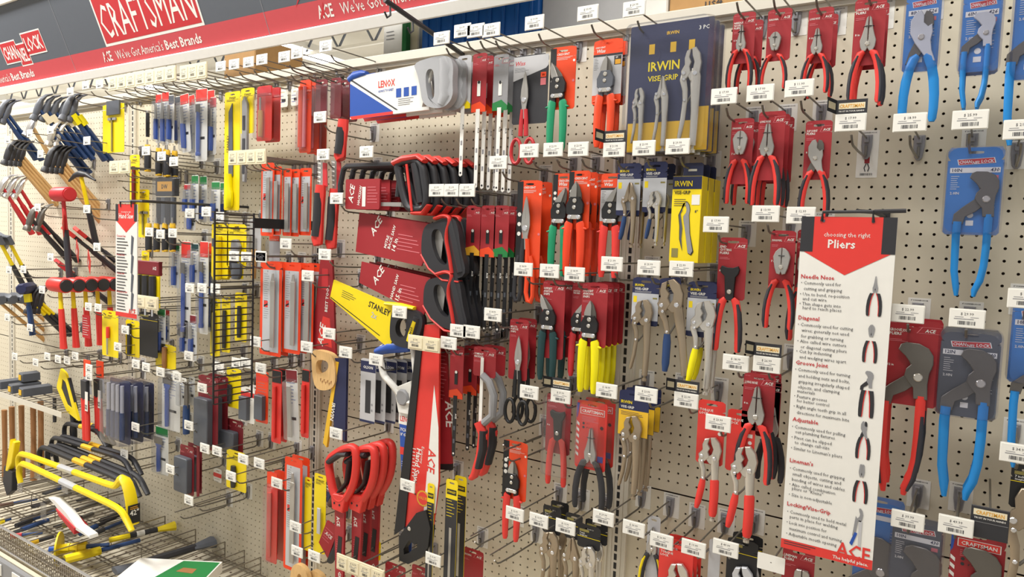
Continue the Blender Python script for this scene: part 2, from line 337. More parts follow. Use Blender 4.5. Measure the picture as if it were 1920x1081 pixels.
def s_cop(m, w, h, y, **k):
    m.rect(-w/2+.01, -1.6, w/2-.01, -.3, y, 'navy'); m.text('OLSON', 0, -1.2, .35, y-.01, 'white', w*.8, 'c'); m.rect(-w*.15, -h+1.2, w*.2, -2.6, y, 'dark'); m.flat(circ(w*.3, -h+1.6, .15), y, 'fade'); m.flat(circ(w*.3, -h+2.3, .15), y, 'fade'); m.rect(-w/2+.01, -h+.02, w/2-.01, -h+.3, y, 'navy')
def s_blk(m, w, h, y, title='7 inch', **k):
    m.rect(-w/2, -1.3, w/2, -1.25, y, 'yellow'); m.rect(-w/2+.2, -.75, 0, -.5, y, 'olive'); m.text(title, -w/2+.25, -.98, .17, y, 'white', w*.8); m.text('Straight Jaw', -w/2+.25, -1.17, .13, y, 'white', w*.8)
STY = dict(ace=('dred', s_ace), cres=('orange', s_cres), wiss=('dark', s_wiss), wiss2=('orange', s_wiss2), irw=('navy', s_irw), irw2=('navy', s_irw2), chan=('pblue', s_chan), chang=('slate', s_chan), stan=('yellow', s_stan),
           craft=('bred', s_craft), file=('porange', s_file), white=('paper', s_white), redtop=('paper', s_redtop), milw=('bred', s_milw), red=('bred', s_plain), maroon=('maroon', s_ace), blk=('black', s_blk), stanb=('yellow', s_stanb), cop=('lgrey', s_cop), yel=('yellow', s_plain), grey=('lgrey', s_plain), org=('porange', s_redtop))
# ---------------------------------------------------------------- tools (unit shapes, scaled by the tool's length)
def sc2(P, x, z, L, mx=1): return [(x+mx*a*L, z+b*L) for a, b in P]
HEADS = dict(
 needle=([(.004, 0), (.016, -.02), (.03, -.16), (.045, -.24), (.06, -.30), (.055, -.37), (.035, -.43), (.015, -.42), (-.01, -.34), (.004, -.29)], None),
 long=([(.004, 0), (.02, -.02), (.036, -.14), (.052, -.22), (.066, -.28), (.06, -.35), (.04, -.41), (.015, -.40), (-.01, -.34), (.004, -.27)], None),
 diag=([(.003, 0), (.028, -.01), (.058, -.05), (.078, -.11), (.07, -.18), (.06, -.25), (.04, -.32), (.01, -.33), (-.01, -.26), (.003, -.19)], None),
 line=([(.003, 0), (.042, -.002), (.056, -.03), (.062, -.12), (.07, -.2), (.06, -.26), (.04, -.33), (.01, -.33), (-.01, -.26), (.003, -.2)], None),
 slip=([(-.02, 0), (0, -.05), (0, -.11), (.03, -.15), (.055, -.13), (.062, -.2), (.052, -.27), (.062, -.36), (.09, -.46), (.05, -.47), (0, -.38), (-.05, -.29), (-.085, -.2), (-.085, -.09), (-.055, -.02)],
       [[(.01, -.005), (.04, -.015), (.06, -.06), (.065, -.135), (.02, -.16), (-.02, -.1)], [(-.05, -.27), (-.085, -.37), (-.105, -.47), (-.055, -.47), (.0, -.37), (.01, -.3)]]),
 groove=([(-.055, -.015), (-.03, 0), (.03, -.003), (.075, -.03), (.098, -.075), (.10, -.13), (.085, -.19), (.08, -.26), (.085, -.36), (.02, -.36), (.015, -.29), (-.01, -.255), (-.03, -.215), (-.022, -.17), (.0, -.14), (-.03, -.09), (-.065, -.05)],
       [[(-.035, -.045), (.0, -.06), (.045, -.115), (.092, -.108), (.096, -.16), (.06, -.2), (0, -.16), (-.02, -.1)], [(.04, -.25), (-.02, -.32), (-.075, -.36), (-.085, -.42), (-.145, -.42), (-.14, -.34), (-.09, -.28), (-.02, -.21)]]),
 end=([(-.12, -.03), (-.10, 0), (-.04, -.02), (.03, -.02), (.085, 0), (.105, -.04), (.09, -.09), (.06, -.13), (.055, -.25), (.05, -.40), (-.04, -.40), (-.055, -.25), (-.065, -.12), (-.11, -.08)], None))
BOW = [(.032, -.40, .05), (.065, -.43, .085), (.095, -.51, .082), (.12, -.63, .086), (.133, -.76, .082), (.135, -.88, .078), (.13, -.97, .072), (.128, -1, .045)]
STR = [(.035, -.38, .06), (.065, -.42, .095), (.085, -.53, .09), (.1, -.7, .088), (.105, -.85, .085), (.105, -.97, .075), (.105, -1, .05)]
GRV_R = [(.055, -.34, .06), (.055, -.45, .06), (.055, -.6, .058), (.05, -.75, .055), (.035, -.87, .055), (.012, -.95, .05), (.008, -1, .03)]
GRV_L = [(-.115, -.40, .06), (-.118, -.5, .06), (-.115, -.65, .058), (-.112, -.8, .055), (-.095, -.93, .052), (-.09, -1, .03)]
def handles(p, x, z, L, y, R, c, grip=None, Lp=None, th=.45, spread=1):
    for s, P in ((1, R), (-1, Lp or [(-a, b, w) for a, b, w in R])):
        m = MB()
        m.limb([(x+a*L*(spread if abs(a) > .03 else 1), z+b*L, w*L) for a, b, w in P], c, y, th)
        if grip:
            q = P[1:-1]; g = 1 if s > 0 else -1
            m.limb([(x+a*L*spread+g*w*L*.24, z+b*L-.02*L, w*L*.66*(1.0 if 0 < i < len(q)-1 else .6)) for i, (a, b, w) in enumerate(q)], grip, y-.03, th*1.12)
        o = m.build('handle', p)
def pliers(p, kind, x, z, L, y=-.3, c='grip', grip='dgrip', metal='steel', spread=1, jaws2=None, th=.3):
    A, B = HEADS[kind]
    hp = BOW if kind in ('needle', 'long', 'diag', 'line', 'slip') else STR
    if kind == 'groove': handles(p, x, z, L, y, GRV_R, c, grip, GRV_L, .42, spread*1.22)
    else: handles(p, x, z, L, y, hp, c, grip, None, .42, spread*1.12)
    K = 1.22 if kind in ('groove', 'slip') else 1.3 if kind != 'end' else 1.0
    if B:
        m = MB(); [m.prism(sc2(b, x, z, L, K), y-.0, y+.18, jaws2 or 'dsteel', .03) for b in B]; m.build('lower_jaw', p)
    m = MB().prism(sc2(A, x, z, L, K), y-.17, y+(.0 if B else .13), metal, .04); m.build('upper_jaw', p)
    if not B and kind != 'end': MB().prism(sc2(A, x, z, L, -K), y-.15, y+.13, metal, .04).build('lower_jaw', p)
    pv = dict(needle=(0, -.33), long=(0, -.32), diag=(0, -.24), line=(0, -.25), slip=(-.01, -.24), groove=(.035, -.22), end=(0, -.3))[kind]
    MB().rivet(x+pv[0]*L*K, z+pv[1]*L, .028*L, y-.15, 'nickel', .1).build('pivot', p)
    if kind in ('needle', 'long', 'diag', 'line'):
        zz = z-L*(.12 if kind in ('needle', 'long') else .10); w = L*.055
        MB().tube([(x-w, y-.02, zz), (x-w*.4, y-.22, zz+.02), (x+w*.4, y-.22, zz), (x+w, y-.02, zz+.02)], .04, 'black', 5).build('zip_tie', p)
def snips(p, x, z, L, y=-.35, c='green', lug=True, bend=0, metal='steel', body='black', grip=None):
    q = lambda P, mx=1: sc2([((a+bend*max(0, .2+b)*1.5)*1.2, b) for a, b in P], x, z, L, mx)
    MB().prism(q([(.0, 0), (.012, -.05), (.012, -.17), (-.05, -.2), (-.058, -.14), (-.035, -.06)]), y-.14, y, metal, .03).build('blade', p)
    MB().prism(q([(.003, -.01), (.03, -.05), (.055, -.13), (.06, -.2), (.0, -.19), (-.005, -.08)]), y-.02, y+.14, 'dsteel', .03).build('blade', p)
    m = MB(); m.prism(sc2([(-.05, -.165), (.05, -.165), (.088, -.24), (.085, -.33), (.04, -.385), (-.04, -.385), (-.085, -.34), (-.09, -.25)], x, z, L, 1.15), y-.2, y+.12, body, .05)
    for s in (-1, 1): m.prism(sc2([(.02, -.36), (.085, -.35), (.085, -.46), (.03, -.48)], x, z, L, s), y-.1, y+.1, body, .03)
    m.build('joint_body', p)
    m = MB(); m.rivet(x, z-.205*L, .025*L, y-.2); m.rivet(x-.005*L, z-.275*L, .022*L, y-.2)
    m.prism([(x+a, b) for a, b in rrect(-.08*L, z-.40*L, .08*L, z-.355*L, .02*L)], y-.27, y-.2, 'nickel', .02); m.rivet(x-.05*L, z-.377*L, .024*L, y-.26, 'chrome'); m.rivet(x+.05*L, z-.377*L, .024*L, y-.26, 'chrome')
    m.build('linkage', p)
    for s in (-1, 1):
        m = MB(); m.limb([(x+s*a*L*1.12, z+b*L, w*L*1.12) for a, b, w in [(.055, -.43, .07), (.062, -.45, .09), (.07, -.55, .088), (.075, -.75, .082), (.072, -.95, .07), (.07, -1, .045)]], c, y, .5)
        if grip: m.limb([(x+s*a*L, z+b*L, w*L) for a, b, w in [(.045, -.5, .02), (.05, -.7, .03), (.05, -.95, .02)]], grip, y-.14, .3)
        if lug: m.limb([(x+s*.09*L, z-.50*L, .05*L), (x+s*.12*L, z-.495*L, .035*L), (x+s*.15*L, z-.50*L, .012*L)], c, y, .3)
        m.build('handle', p)
def locking(p, x, z, L, y=-.35, metal='nickel', kind='curve', c=None, lever=None, my=1.38):
    WK = 1.25
    q = lambda P: sc2(P, x, z, L, my)
    if kind == 'needle': up, lo = [(.0, 0), (.02, -.01), (.05, -.12), (.08, -.22), (.07, -.32), (.0, -.30), (-.02, -.24), (.0, -.16)], [(-.003, -.005), (-.02, -.06), (-.05, -.2), (-.085, -.27), (-.06, -.32), (-.01, -.28), (.0, -.2), (-.003, -.12)]
    else: up, lo = [(.0, -.01), (.04, 0), (.08, -.06), (.098, -.15), (.085, -.25), (.06, -.33), (-.0, -.32), (-.03, -.27), (.02, -.2), (.03, -.14), (.01, -.08)], [(-.005, -.015), (-.045, -.03), (-.065, -.10), (-.06, -.16), (-.095, -.22), (-.085, -.28), (-.04, -.30), (.0, -.24), (-.015, -.18), (-.0, -.14), (-.02, -.09)]
    MB().prism(q(up), y-.2, y+.14, metal, .06).build('upper_jaw', p)
    m = MB().prism(q(lo), y-.24, y+.1, metal, .05); m.rivet(x-my*.065*L, z-.24*L, .022*L, y-.24, 'chrome'); m.build('lower_jaw', p)
    m = MB(); m.limb([(x+my*a*L, z+b*L, w*L*WK) for a, b, w in [(.04, -.2, .06), (.045, -.28, .085), (.05, -.42, .075), (.055, -.6, .062), (.052, -.8, .058), (.048, -.93, .056)]], metal, y, .5)
    m.rivet(x+my*.045*L, z-.25*L, .025*L, y-.22, 'chrome'); m.build('handle', p)
    MB().limb([(x+my*.048*L, z-.92*L, .035*L, .2), (x+my*.048*L, z-.965*L, .032*L, .2), (x+my*.048*L, z-.968*L, .062*L, .35), (x+my*.048*L, z-1.0*L, .062*L, .35)], metal, y).build('adjusting_screw', p)
    m = MB(); m.limb([(x+my*a*L, z+b*L, w*L*WK) for a, b, w in [(-.06, -.22, .05), (-.075, -.3, .055), (-.05, -.40, .045), (-.045, -.5, .04), (-.06, -.68, .04), (-.085, -.84, .035), (-.09, -.87, .02)]], metal, y-.05, .36)
    m.rivet(x-my*.06*L, z-.3*L, .016*L, y-.24, 'chrome'); m.rivet(x-my*.045*L, z-.5*L, .014*L, y-.24, 'chrome'); m.build('lever', p)
    m = MB(); m.limb([(x-my*.03*L, z-.52*L, .02*L), (x+my*.01*L, z-.45*L, .02*L), (x+my*.04*L, z-.36*L, .02*L)], 'dsteel', y+.02, .2); m.build('release_link', p)
    if c:
        MB().limb([(x+my*a*L, z+b*L, w*L*WK) for a, b, w in [(.05, -.5, .07), (.053, -.52, .085), (.056, -.7, .084), (.052, -.9, .08), (.05, -.94, .06)]], c, y, .62).build('grip', p)
    if lever:
        MB().limb([(x+my*a*L, z+b*L, w*L*WK) for a, b, w in [(-.047, -.52, .05), (-.055, -.6, .065), (-.08, -.8, .062), (-.092, -.88, .04)]], lever, y-.05, .46).build('lever_grip', p)
def shears(p, x, z, L, y=-.3, c1='red', c2=None, blade=.38, style='loop'):
    b = blade
    for s in (1, -1):
        MB().prism(sc2([(0, 0), (.018, -.04), (.045, -b*.45), (.05, -b*.65), (.03, -b*.9), (.04, -b-.08), (.0, -b-.08), (-.01, -b*.75), (.002, -b*.5)], x, z, L, s), y-.1-.05*s, y+.02-.05*s, 'steel', .03).build('blade', p)
    MB().rivet(x, z-b*.72*L, .03*L, y-.16, 'chrome', .1).build('pivot', p)
    for s, c in ((-1, c1), (1, c2 or c1)):
        m = MB(); m.limb([(x+s*.02*L, z-(b-.02)*L, .045*L), (x+s*.03*L, z-(b+.1)*L, .05*L), (x+s*.035*L, z-.68*L, .055*L)], c, y, .4)
        if style == 'loop':
            m.limb([(x+s*(.085*L+.062*L*math.cos(a)), z-.84*L+.13*L*math.sin(a), .038*L) for a in [2*math.pi*i/18 for i in range(18)]], c, y, .42, closed=True)
        else:
            m.limb([(x+s*a*L, z+q*L, .045*L) for a, q in [(.03, -.62), (.035, -.75), (.03, -.9), (.05, -.98), (.085, -.99), (.105, -.93), (.1, -.8), (.09, -.65), (.06, -.56)]], c, y, .42)
        m.build('handle', p)
def loop(m, P, w, mat, y=0, th=.5): return m.limb([(a, b, w) for a, b in P], mat, y, th, closed=True)
def smooth(P, n=2, closed=True):
    for _ in range(n):
        Q = []
        for i in range(len(P) if closed else len(P)-1):
            a, b = P[i], P[(i+1) % len(P)]; Q += [(a[0]*.75+b[0]*.25, a[1]*.75+b[1]*.25), (a[0]*.25+b[0]*.75, a[1]*.25+b[1]*.75)]
        P = Q if closed else [P[0]]+Q+[P[-1]]
    return P
def ring(m, out, inn, yf, yb, mat, ch=0):
    """flat plate with a hole: outline and hole given with the same number of points"""
    n = len(out); V = []
    for y in (yf, yb): V += [(a, y, b) for a, b in out]+[(a, y, b) for a, b in inn]
    Fc = []
    for i in range(n):
        j = (i+1) % n; Fc += [(i, j, n+j, n+i), (2*n+j, 2*n+i, 3*n+i, 3*n+j), (j, i, 2*n+i, 2*n+j), (n+i, n+j, 3*n+j, 3*n+i)]
    return m.add(V, Fc, mat)
def resamp(P, n=36):
    L = [0]
    for i in range(len(P)): a, b = P[i], P[(i+1) % len(P)]; L.append(L[-1]+math.hypot(b[0]-a[0], b[1]-a[1]))
    out = []
    for k in range(n):
        d = L[-1]*k/n
        for i in range(len(P)):
            if L[i+1] >= d: break
        a, b = P[i], P[(i+1) % len(P)]; t = (d-L[i])/(L[i+1]-L[i] or 1); out.append((a[0]+(b[0]-a[0])*t, a[1]+(b[1]-a[1])*t))
    return out
def clearpack(p, w, h, z0, depth=.7, name='blister', mat='clear', r=.3):
    m = MB(); P = rrect(-w/2, z0-h, w/2, z0, r); Q = rrect(-w/2+.25, z0-h+.25, w/2-.25, z0-.25, r)
    n = len(P); V = [(a, -.08, b) for a, b in P]+[(a, -depth, b) for a, b in Q]
    m.add(V, [tuple(range(n, 2*n))]+[(i, (i+1) % n, n+(i+1) % n, n+i) for i in range(n)], mat)
    return m.build(name, p)
# ---------------------------------------------------------------- a carded product placed from where it shows
def width_at(x0, x1, y, d): return abs(U(x1, y, d)[0]-U(x0, y, d)[0])
def height_at(x, y0, y1, d): return abs(U(x, y0, d)[1]-U(x, y1, d)[1])
NAMES = {}
def item(name, label, cat, d, card=None, tool=None, style='ace', n=1, sp=.9, group=None, rot=0, dx=0, pack=None, tagp=None, tlab=None, hk=None, colr=None, twist=0, **k):
    """card = (x0, y0, x1, y1) px; tool = (kind, cx, y0, y1, {options}); d = inches from wall to the front of the stack"""
    if card:
        x0, y0, x1, y1 = card; cx = (x0+x1)/2; X, Zt = U(cx, y0, d); X = U(cx, (y0+y1)/2, d)[0]; w = width_at(x0, x1, (y0+y1)/2, d); h = height_at(cx, y0, y1, d); Zh = Zt-.5
    else: X, Zh = U(tool[1], tool[2], d)
    r = root(name, X, -d, Zh, label, cat, None, (0, rot, twist))
    if card:
        col, st = STY[style]; m = cardmesh(w, h, colr or col, style=st, **k)
        m.v = [(a, b, c+.5) for a, b, c in m.v]; m.build('card', r)
    if tool:
        kind, tx, ty0, ty1 = tool[:4]; o = dict(tool[4]) if len(tool) > 4 else {}
        TX = U(tx, (ty0+ty1)/2, d)[0]-X; TZ = U(tx, ty0, d)[1]-Zh; L = height_at(tx, ty0, ty1, d)
        if kind in HEADS: pliers(r, kind, TX, TZ, L, **o)
        elif kind == 'snips': snips(r, TX, TZ, L, **o)
        elif kind == 'lock': locking(r, TX, TZ, L, kind=o.pop('jaw', 'curve'), **o)
        elif kind == 'shears': shears(r, TX, TZ, L, **o)
        elif callable(kind): kind(r, TX, TZ, L, **o)
    if pack: clearpack(r, *pack) if isinstance(pack, tuple) else clearpack(r, w+.3, h+.2, .6, 1.0, 'blister', 'bclear', .6)
    stack(r, n, (dx, sp, 0), group or (label.split(',')[0]+' on one hook'))
    if hk is not False: hook(*(tagp[:2] if tagp else (0, 0)), price=(tagp[2] if tagp else '9.99'), lab=(tlab or 'holding the '+label), notag=not tagp, XZ=None if tagp else (X, Zh+1.5), **(hk or {}))
    return r
# ---------------------------------------------------------------- the wall: perforated panels, uprights, top rail
UPX = [16.7, -31.3, -79.25, -127.8, -176.3, -224.8]
def struct(m, name): return m.build(name, None, kind='structure')
def pegboard():
    import numpy as np
    V = []; Fc = []; base = 0
    a8 = [math.pi/8+math.pi/4*i for i in range(8)]
    hole = np.array([(math.cos(a)*.125, math.sin(a)*.125) for a in a8])
    sq = np.array([(.5, .2), (.2, .5), (-.2, .5), (-.5, .2), (-.5, -.2), (-.2, -.5), (.2, -.5), (.5, -.2)])
    cor = np.array([(.5, .5), (-.5, .5), (-.5, -.5), (.5, -.5)])
    for b in range(5):
        xr, xl = UPX[b]-1.2, UPX[b+1]+1.2; fx = (.15, .57, .55, .55, .55)[b]
        for zt, zb in ((22.1, -25.3), (-25.45, -59)):
            x0 = math.ceil(xl+.5-fx)+fx; x1 = math.floor(xr-.5-fx)+fx; z0 = math.ceil(zb+.5-.74)+.74; z1 = math.floor(zt-.5-.74)+.74
            if b == 4: x0 = -203
            nx = int(round(x1-x0))+1; nz = int(round(z1-z0))+1
            gx, gz = np.meshgrid(x0+np.arange(nx), z0+np.arange(nz)); gx = gx.ravel(); gz = gz.ravel(); n = len(gx)
            loc = np.concatenate([hole, sq, cor, hole]); yy = np.concatenate([np.zeros(20), np.full(8, .22)])
            P = np.zeros((n, 28, 3)); P[:, :, 0] = gx[:, None]+loc[None, :, 0]; P[:, :, 2] = gz[:, None]+loc[None, :, 1]; P[:, :, 1] = yy[None]
            q = []
            for i in range(8): j = (i+1) % 8; q.append((i, 8+i, 8+j, j)); q.append((j, 20+j, 20+i, i))
            tri = [(8, 16, 9), (10, 17, 11), (12, 18, 13), (14, 19, 15)]
            o = base+np.arange(n)*28
            Q = (np.array(q)[None]+o[:, None, None]).reshape(-1, 4).tolist(); T = (np.array(tri)[None]+o[:, None, None]).reshape(-1, 3).tolist()
            V += P.reshape(-1, 3).tolist(); Fc += Q+T; base += n*28
            # flat margins round the perforated field
            L, R_, B, T_ = x0-.5, x1+.5, z0-.5, z1+.5
            for (a, c, e, f) in ((xl if b < 4 else L, zb, L, zt), (R_, zb, xr, zt), (L, zb, R_, B), (L, T_, R_, zt)):
                if e-a < .01: continue
                V += [[a, 0, c], [e, 0, c], [e, 0, f], [a, 0, f]]; Fc.append([base, base+1, base+2, base+3]); base += 4
    me = bpy.data.meshes.new('wall_back'); me.from_pydata([(x*S, y*S, (z+OZ)*S) for x, y, z in V], [], Fc); me.materials.append(M('board')); me.update()
    o = bpy.data.objects.new('wall_back', me); sc.collection.objects.link(o); o['kind'] = 'structure'
pegboard()
def W(m):                       # shift a world-space builder to eye height
    m.v = [(a, b, c+OZ) for a, b, c in m.v]; return m
m = MB(); m.box(-260, .6, -62, 30, .9, 22, 'brown'); struct(W(m), 'trim_6')
for i, x in enumerate(UPX[:5]):
    m = MB(); m.box(x-1.25, -.12, -60, x+1.25, .5, 22.4, 'steelp')
    for s in (-1, 1): m.box(x+s*1.1-.1, -.3, -60, x+s*1.1+.1, -.1, 22.4, 'steelp', .03); m.box(x+s*.55-.04, -.2, -60, x+s*.55+.04, -.1, 22.4, 'steelp')
    z = -59.5
    while z < 22: m.rect(x-.17, z, x+.17, z+.7, -.135, 'black'); z += .975
    struct(W(m), 'trim_%d' % (i+1))
m = MB(); m.box(-215, -.9, 22.0, 30, 1.0, 23.2, 'steelp', .1); m.box(-215, -.5, 21.6, 30, 0, 22.0, 'steelp'); m.box(-215, 1, 22.6, 30, 20, 23.1, 'steelp'); struct(W(m), 'trim_7')
# floor, base deck, ceiling, far wall
m = MB(); m.box(-800, -220, -62.5, 200, 420, -62, 'floor'); struct(W(m), 'floor')
m = MB(); m.box(-800, -220, 110, 200, 700, 111, 'ceil'); struct(W(m), 'ceiling')
m = MB(); m.box(-900, 600, -62, 300, 603, 110, 'cream'); struct(W(m), 'wall_far')
m = MB(); m.box(-803, -220, -62, -800, 600, 110, 'cream'); struct(W(m), 'wall_left')
m = MB(); m.box(-215, -20, -60.5, 30, -.3, -59.2, 'cream', .1); m.box(-215, -19.5, -62, 30, -19, -60.5, 'dark'); struct(W(m), 'trim_8')
for k, y in enumerate((40, 110, 180, 260, 350, 450)):
    m = MB()
    for z in (90, 107): m.tube([(-800, y, z), (60, y, z)], 1.0, 'steelp', 4)
    for i in range(36): x = -800+i*24; m.tube([(x, y, 90), (x+12, y, 107), (x+24, y, 90)], .6, 'slate', 4)
    W(m).build('roof_joist', None, label='pale open web roof joist under the ceiling, ' + ['nearest the tool wall', 'second from the tool wall', 'third from the tool wall', 'fourth from the tool wall', 'fifth from the tool wall', 'farthest from the tool wall'][k], cat='joist', group='open web roof joists')
for k, (x, y) in enumerate(((-300, 158), (-468, 170), (-640, 178), (-760, 190))):
    r = root('ceiling_light', x, y, 92, 'long fluorescent ceiling light hanging ' + ['behind the saw wall, nearest the blue tote', 'beyond the crafts banner, second from the tote', 'far left beyond the hammers', 'farthest left near the far wall'][k], 'ceiling light', 'fluorescent ceiling lights')
    MB().prism([(-7, 0), (7, 0), (5, 4), (-5, 4)], 0, 72, 'white').build('housing', r)
    for s in (-1, 1): MB().tube([(s*3.2, 2, -1), (s*3.2, 70, -1)], 1.3, 'tube', 8).build('tube_lamp', r)
# ---------------------------------------------------------------- banner over the wall
ST = math.radians(22); SY, SZ = -2.0, 26.3
def SG(px, py):
    v = ray(px, py); n = (0, math.cos(ST), math.sin(ST))      # plane through (0,SY,SZ)
    t = ((SY+D)*n[1]+SZ*n[2])/(v.y*n[1]+v.z*n[2]); P = (v.x*t, -D+v.y*t, v.z*t)
    return P[0], (P[1]-SY)*-math.sin(ST)+(P[2]-SZ)*math.cos(ST)
r = root('header_banner', 0, SY, SZ, 'long dark and red angled header banner hanging over the hand tool wall', 'banner', None, (22, 0, 0))
XL, XR = -215, -38
m = MB(); m.box(XL, -.0, 0, XR, .3, 15.8, 'hazedark'); m.rect(XL, 1.55, XR, 4.6, -.02, 'hazered')  # pale veil of haze is mixed into the panel's dark and red colours
def banner_text(xa):                      # xa = left of the small ACE mark
    m.text('ACE', xa, 2.3, 1.7, -.05, 'white', 2.9); m.add([(xa+.2, -.06, 2.3), (xa+1.4, -.06, 4.3), (xa+1.35, -.06, 2.9), (xa+.9, -.06, 2.6)], [(0, 1, 2, 3)], 'red')
    m.text("We've Got America's ", xa+4.3, 2.3, 1.5, -.05, 'white', 14.2, bold=False); m.text("Best Brands", xa+19.2, 2.3, 1.5, -.05, 'white', 10.0)
A1 = SG(199, 122)[0]; A2 = SG(604, 54)[0]; PW = A2-A1
for q in (-1, 0, 1): banner_text(A1+q*PW)
for q in (-1, 0, 1, 2): sx = SG(136, 115)[0]+q*PW; m.rect(sx-.05, 1.55, sx+.05, 15.6, -.04, 'fade')
c0 = SG(200, 88); c1 = SG(386, 51); c2 = SG(174, 11)
ctop = c2[1]+1.2
m.rect(c0[0], c0[1], c1[0], ctop+.3, -.04, 'white'); m.rect(c0[0]+.45, c0[1]+.45, c1[0]-.45, ctop-.15, -.06, 'red'); m.text('CRAFTSMAN', (c0[0]+c1[0])/2, c0[1]+1.25, ctop-c0[1]-2.3, -.08, 'white', c1[0]-c0[0]-2.2, 'c', bold=False)
a = SG(8, 105); b = SG(86, 90); lw = b[0]-a[0]; z0 = SG(45, 104)[1]-.3
for j, (t, dz, fx, fw) in enumerate((('CHAN', -.2, 0, .37), ('NEL', -1.1, .35, .24), ('LOCK', .5, .57, .43))):
    m.rect(a[0]+lw*fx-.2, z0+dz-.5, a[0]+lw*(fx+fw)+.2, z0+dz+3.7, -.04-.003*j, 'white')
    m.rect(a[0]+lw*fx, z0+dz-.25, a[0]+lw*(fx+fw), z0+dz+3.45, -.06, 'red'); m.text(t, a[0]+lw*(fx+fw/2), z0+dz+.35, 2.5, -.08, 'white', lw*fw*.88, 'c')
s0 = SG(555, 15); m.flat([(s0[0], s0[1]), (s0[0]+4, s0[1]+3.4), (s0[0]+5, s0[1]+2.3), (s0[0]+8, s0[1]+4), (s0[0]+8, s0[1]+6), (s0[0]+4, s0[1]+5)], -.05, 'red')
m.build('panel', r)
MB().box(XL, -.7, -.1, XR, .5, 1.5, 'white', .15).build('bottom_rail', r); MB().box(XL, -.7, 15.6, XR, .5, 16.6, 'white', .15).build('top_rail', r)
# ---------------------------------------------------------------- overstock on top of the wall
def overbox(name, label, px0, px1, y0, dep, hgt, mat, lid=None, ribs=0, pyr=80):
    xa = U(px0, pyr, -y0)[0]; xb = U(px1, pyr, -y0)[0]; r = root(name, (xa+xb)/2, y0+dep/2, 23.1, label, 'box' if 'tote' not in name else 'storage tote')
    w = (xb-xa)/2; m = MB(); m.box(-w, -dep/2, 0, w, dep/2, hgt, mat, .15)
    for i in range(ribs): x = -w+(i+.5)*2*w/ribs; m.box(x-.25, -dep/2-.25, .4, x+.25, -dep/2+.1, hgt-1, mat, .1)
    m.build('body', r)
    if lid: MB().box(-w-.5, -dep/2-.5, hgt, w+.5, dep/2+.5, hgt+1.4, lid, .2).build('lid', r)
    return r
overbox('storage_tote', 'blue ribbed plastic storage tote on top of the wall', 790, 1008, 3, 12, 10.5, 'tote', 'tote', 9)
r = overbox('storage_tote', 'pale grey plastic tote with green lid on top of the wall', 1014, 1186, 3.5, 12, 8.6, 'lgrey', 'kgreen', 0, 60)
overbox('carton', 'white cardboard carton on top of the wall beside the green lidded tote', 1188, 1250, 2.5, 10, 9, 'white', None, 0, 40)
r = overbox('carton', 'plain brown cardboard carton on top of the wall above the pliers', 1254, 1392, 2.5, 12, 9, 'card', None, 0, 30)
MB().text('us4', 0, 1.0, 1.0, -6.05, 'ink', 2.2, bold=False).build('marking', r)
r = overbox('carton', 'small white carton with a barcode on top of the wall', 718, 754, 6, 6, 6.5, 'white', None, 0, 90)
MB().bars(.2, 1.2, 1.4, 2.4, -3.05).lines(-1.2, 5.4, .6, 3, .5, -3.05, 'fade', .1).build('label_print', r)
overbox('carton', 'low tan wooden box on top of the wall left of the tote', 690, 760, 13, 5, 2.6, 'card', None, 0, 95)
overbox('carton', 'narrow cream carton between the white carton and the blue tote', 763, 784, 5, 8, 8.5, 'cream', None, 0, 90)
m = MB(); x, _ = U(757, 90, -4); m.box(x-.4, 4, 23.1+OZ, x+.4, 4.8, 36+OZ, 'kgreen', .05); m.build('green_post', None, label='thin green metal post standing between the cartons and the tote', cat='post')
overbox('carton', 'faded tan carton far left on top of the wall above the hammers', 0, 78, 8, 10, 4, 'steelp', None, 0, 200)
overbox('carton', 'tan carton on top of the wall behind the long row of ticket strips', 420, 478, 8, 10, 9, 'card', None, 0, 120)
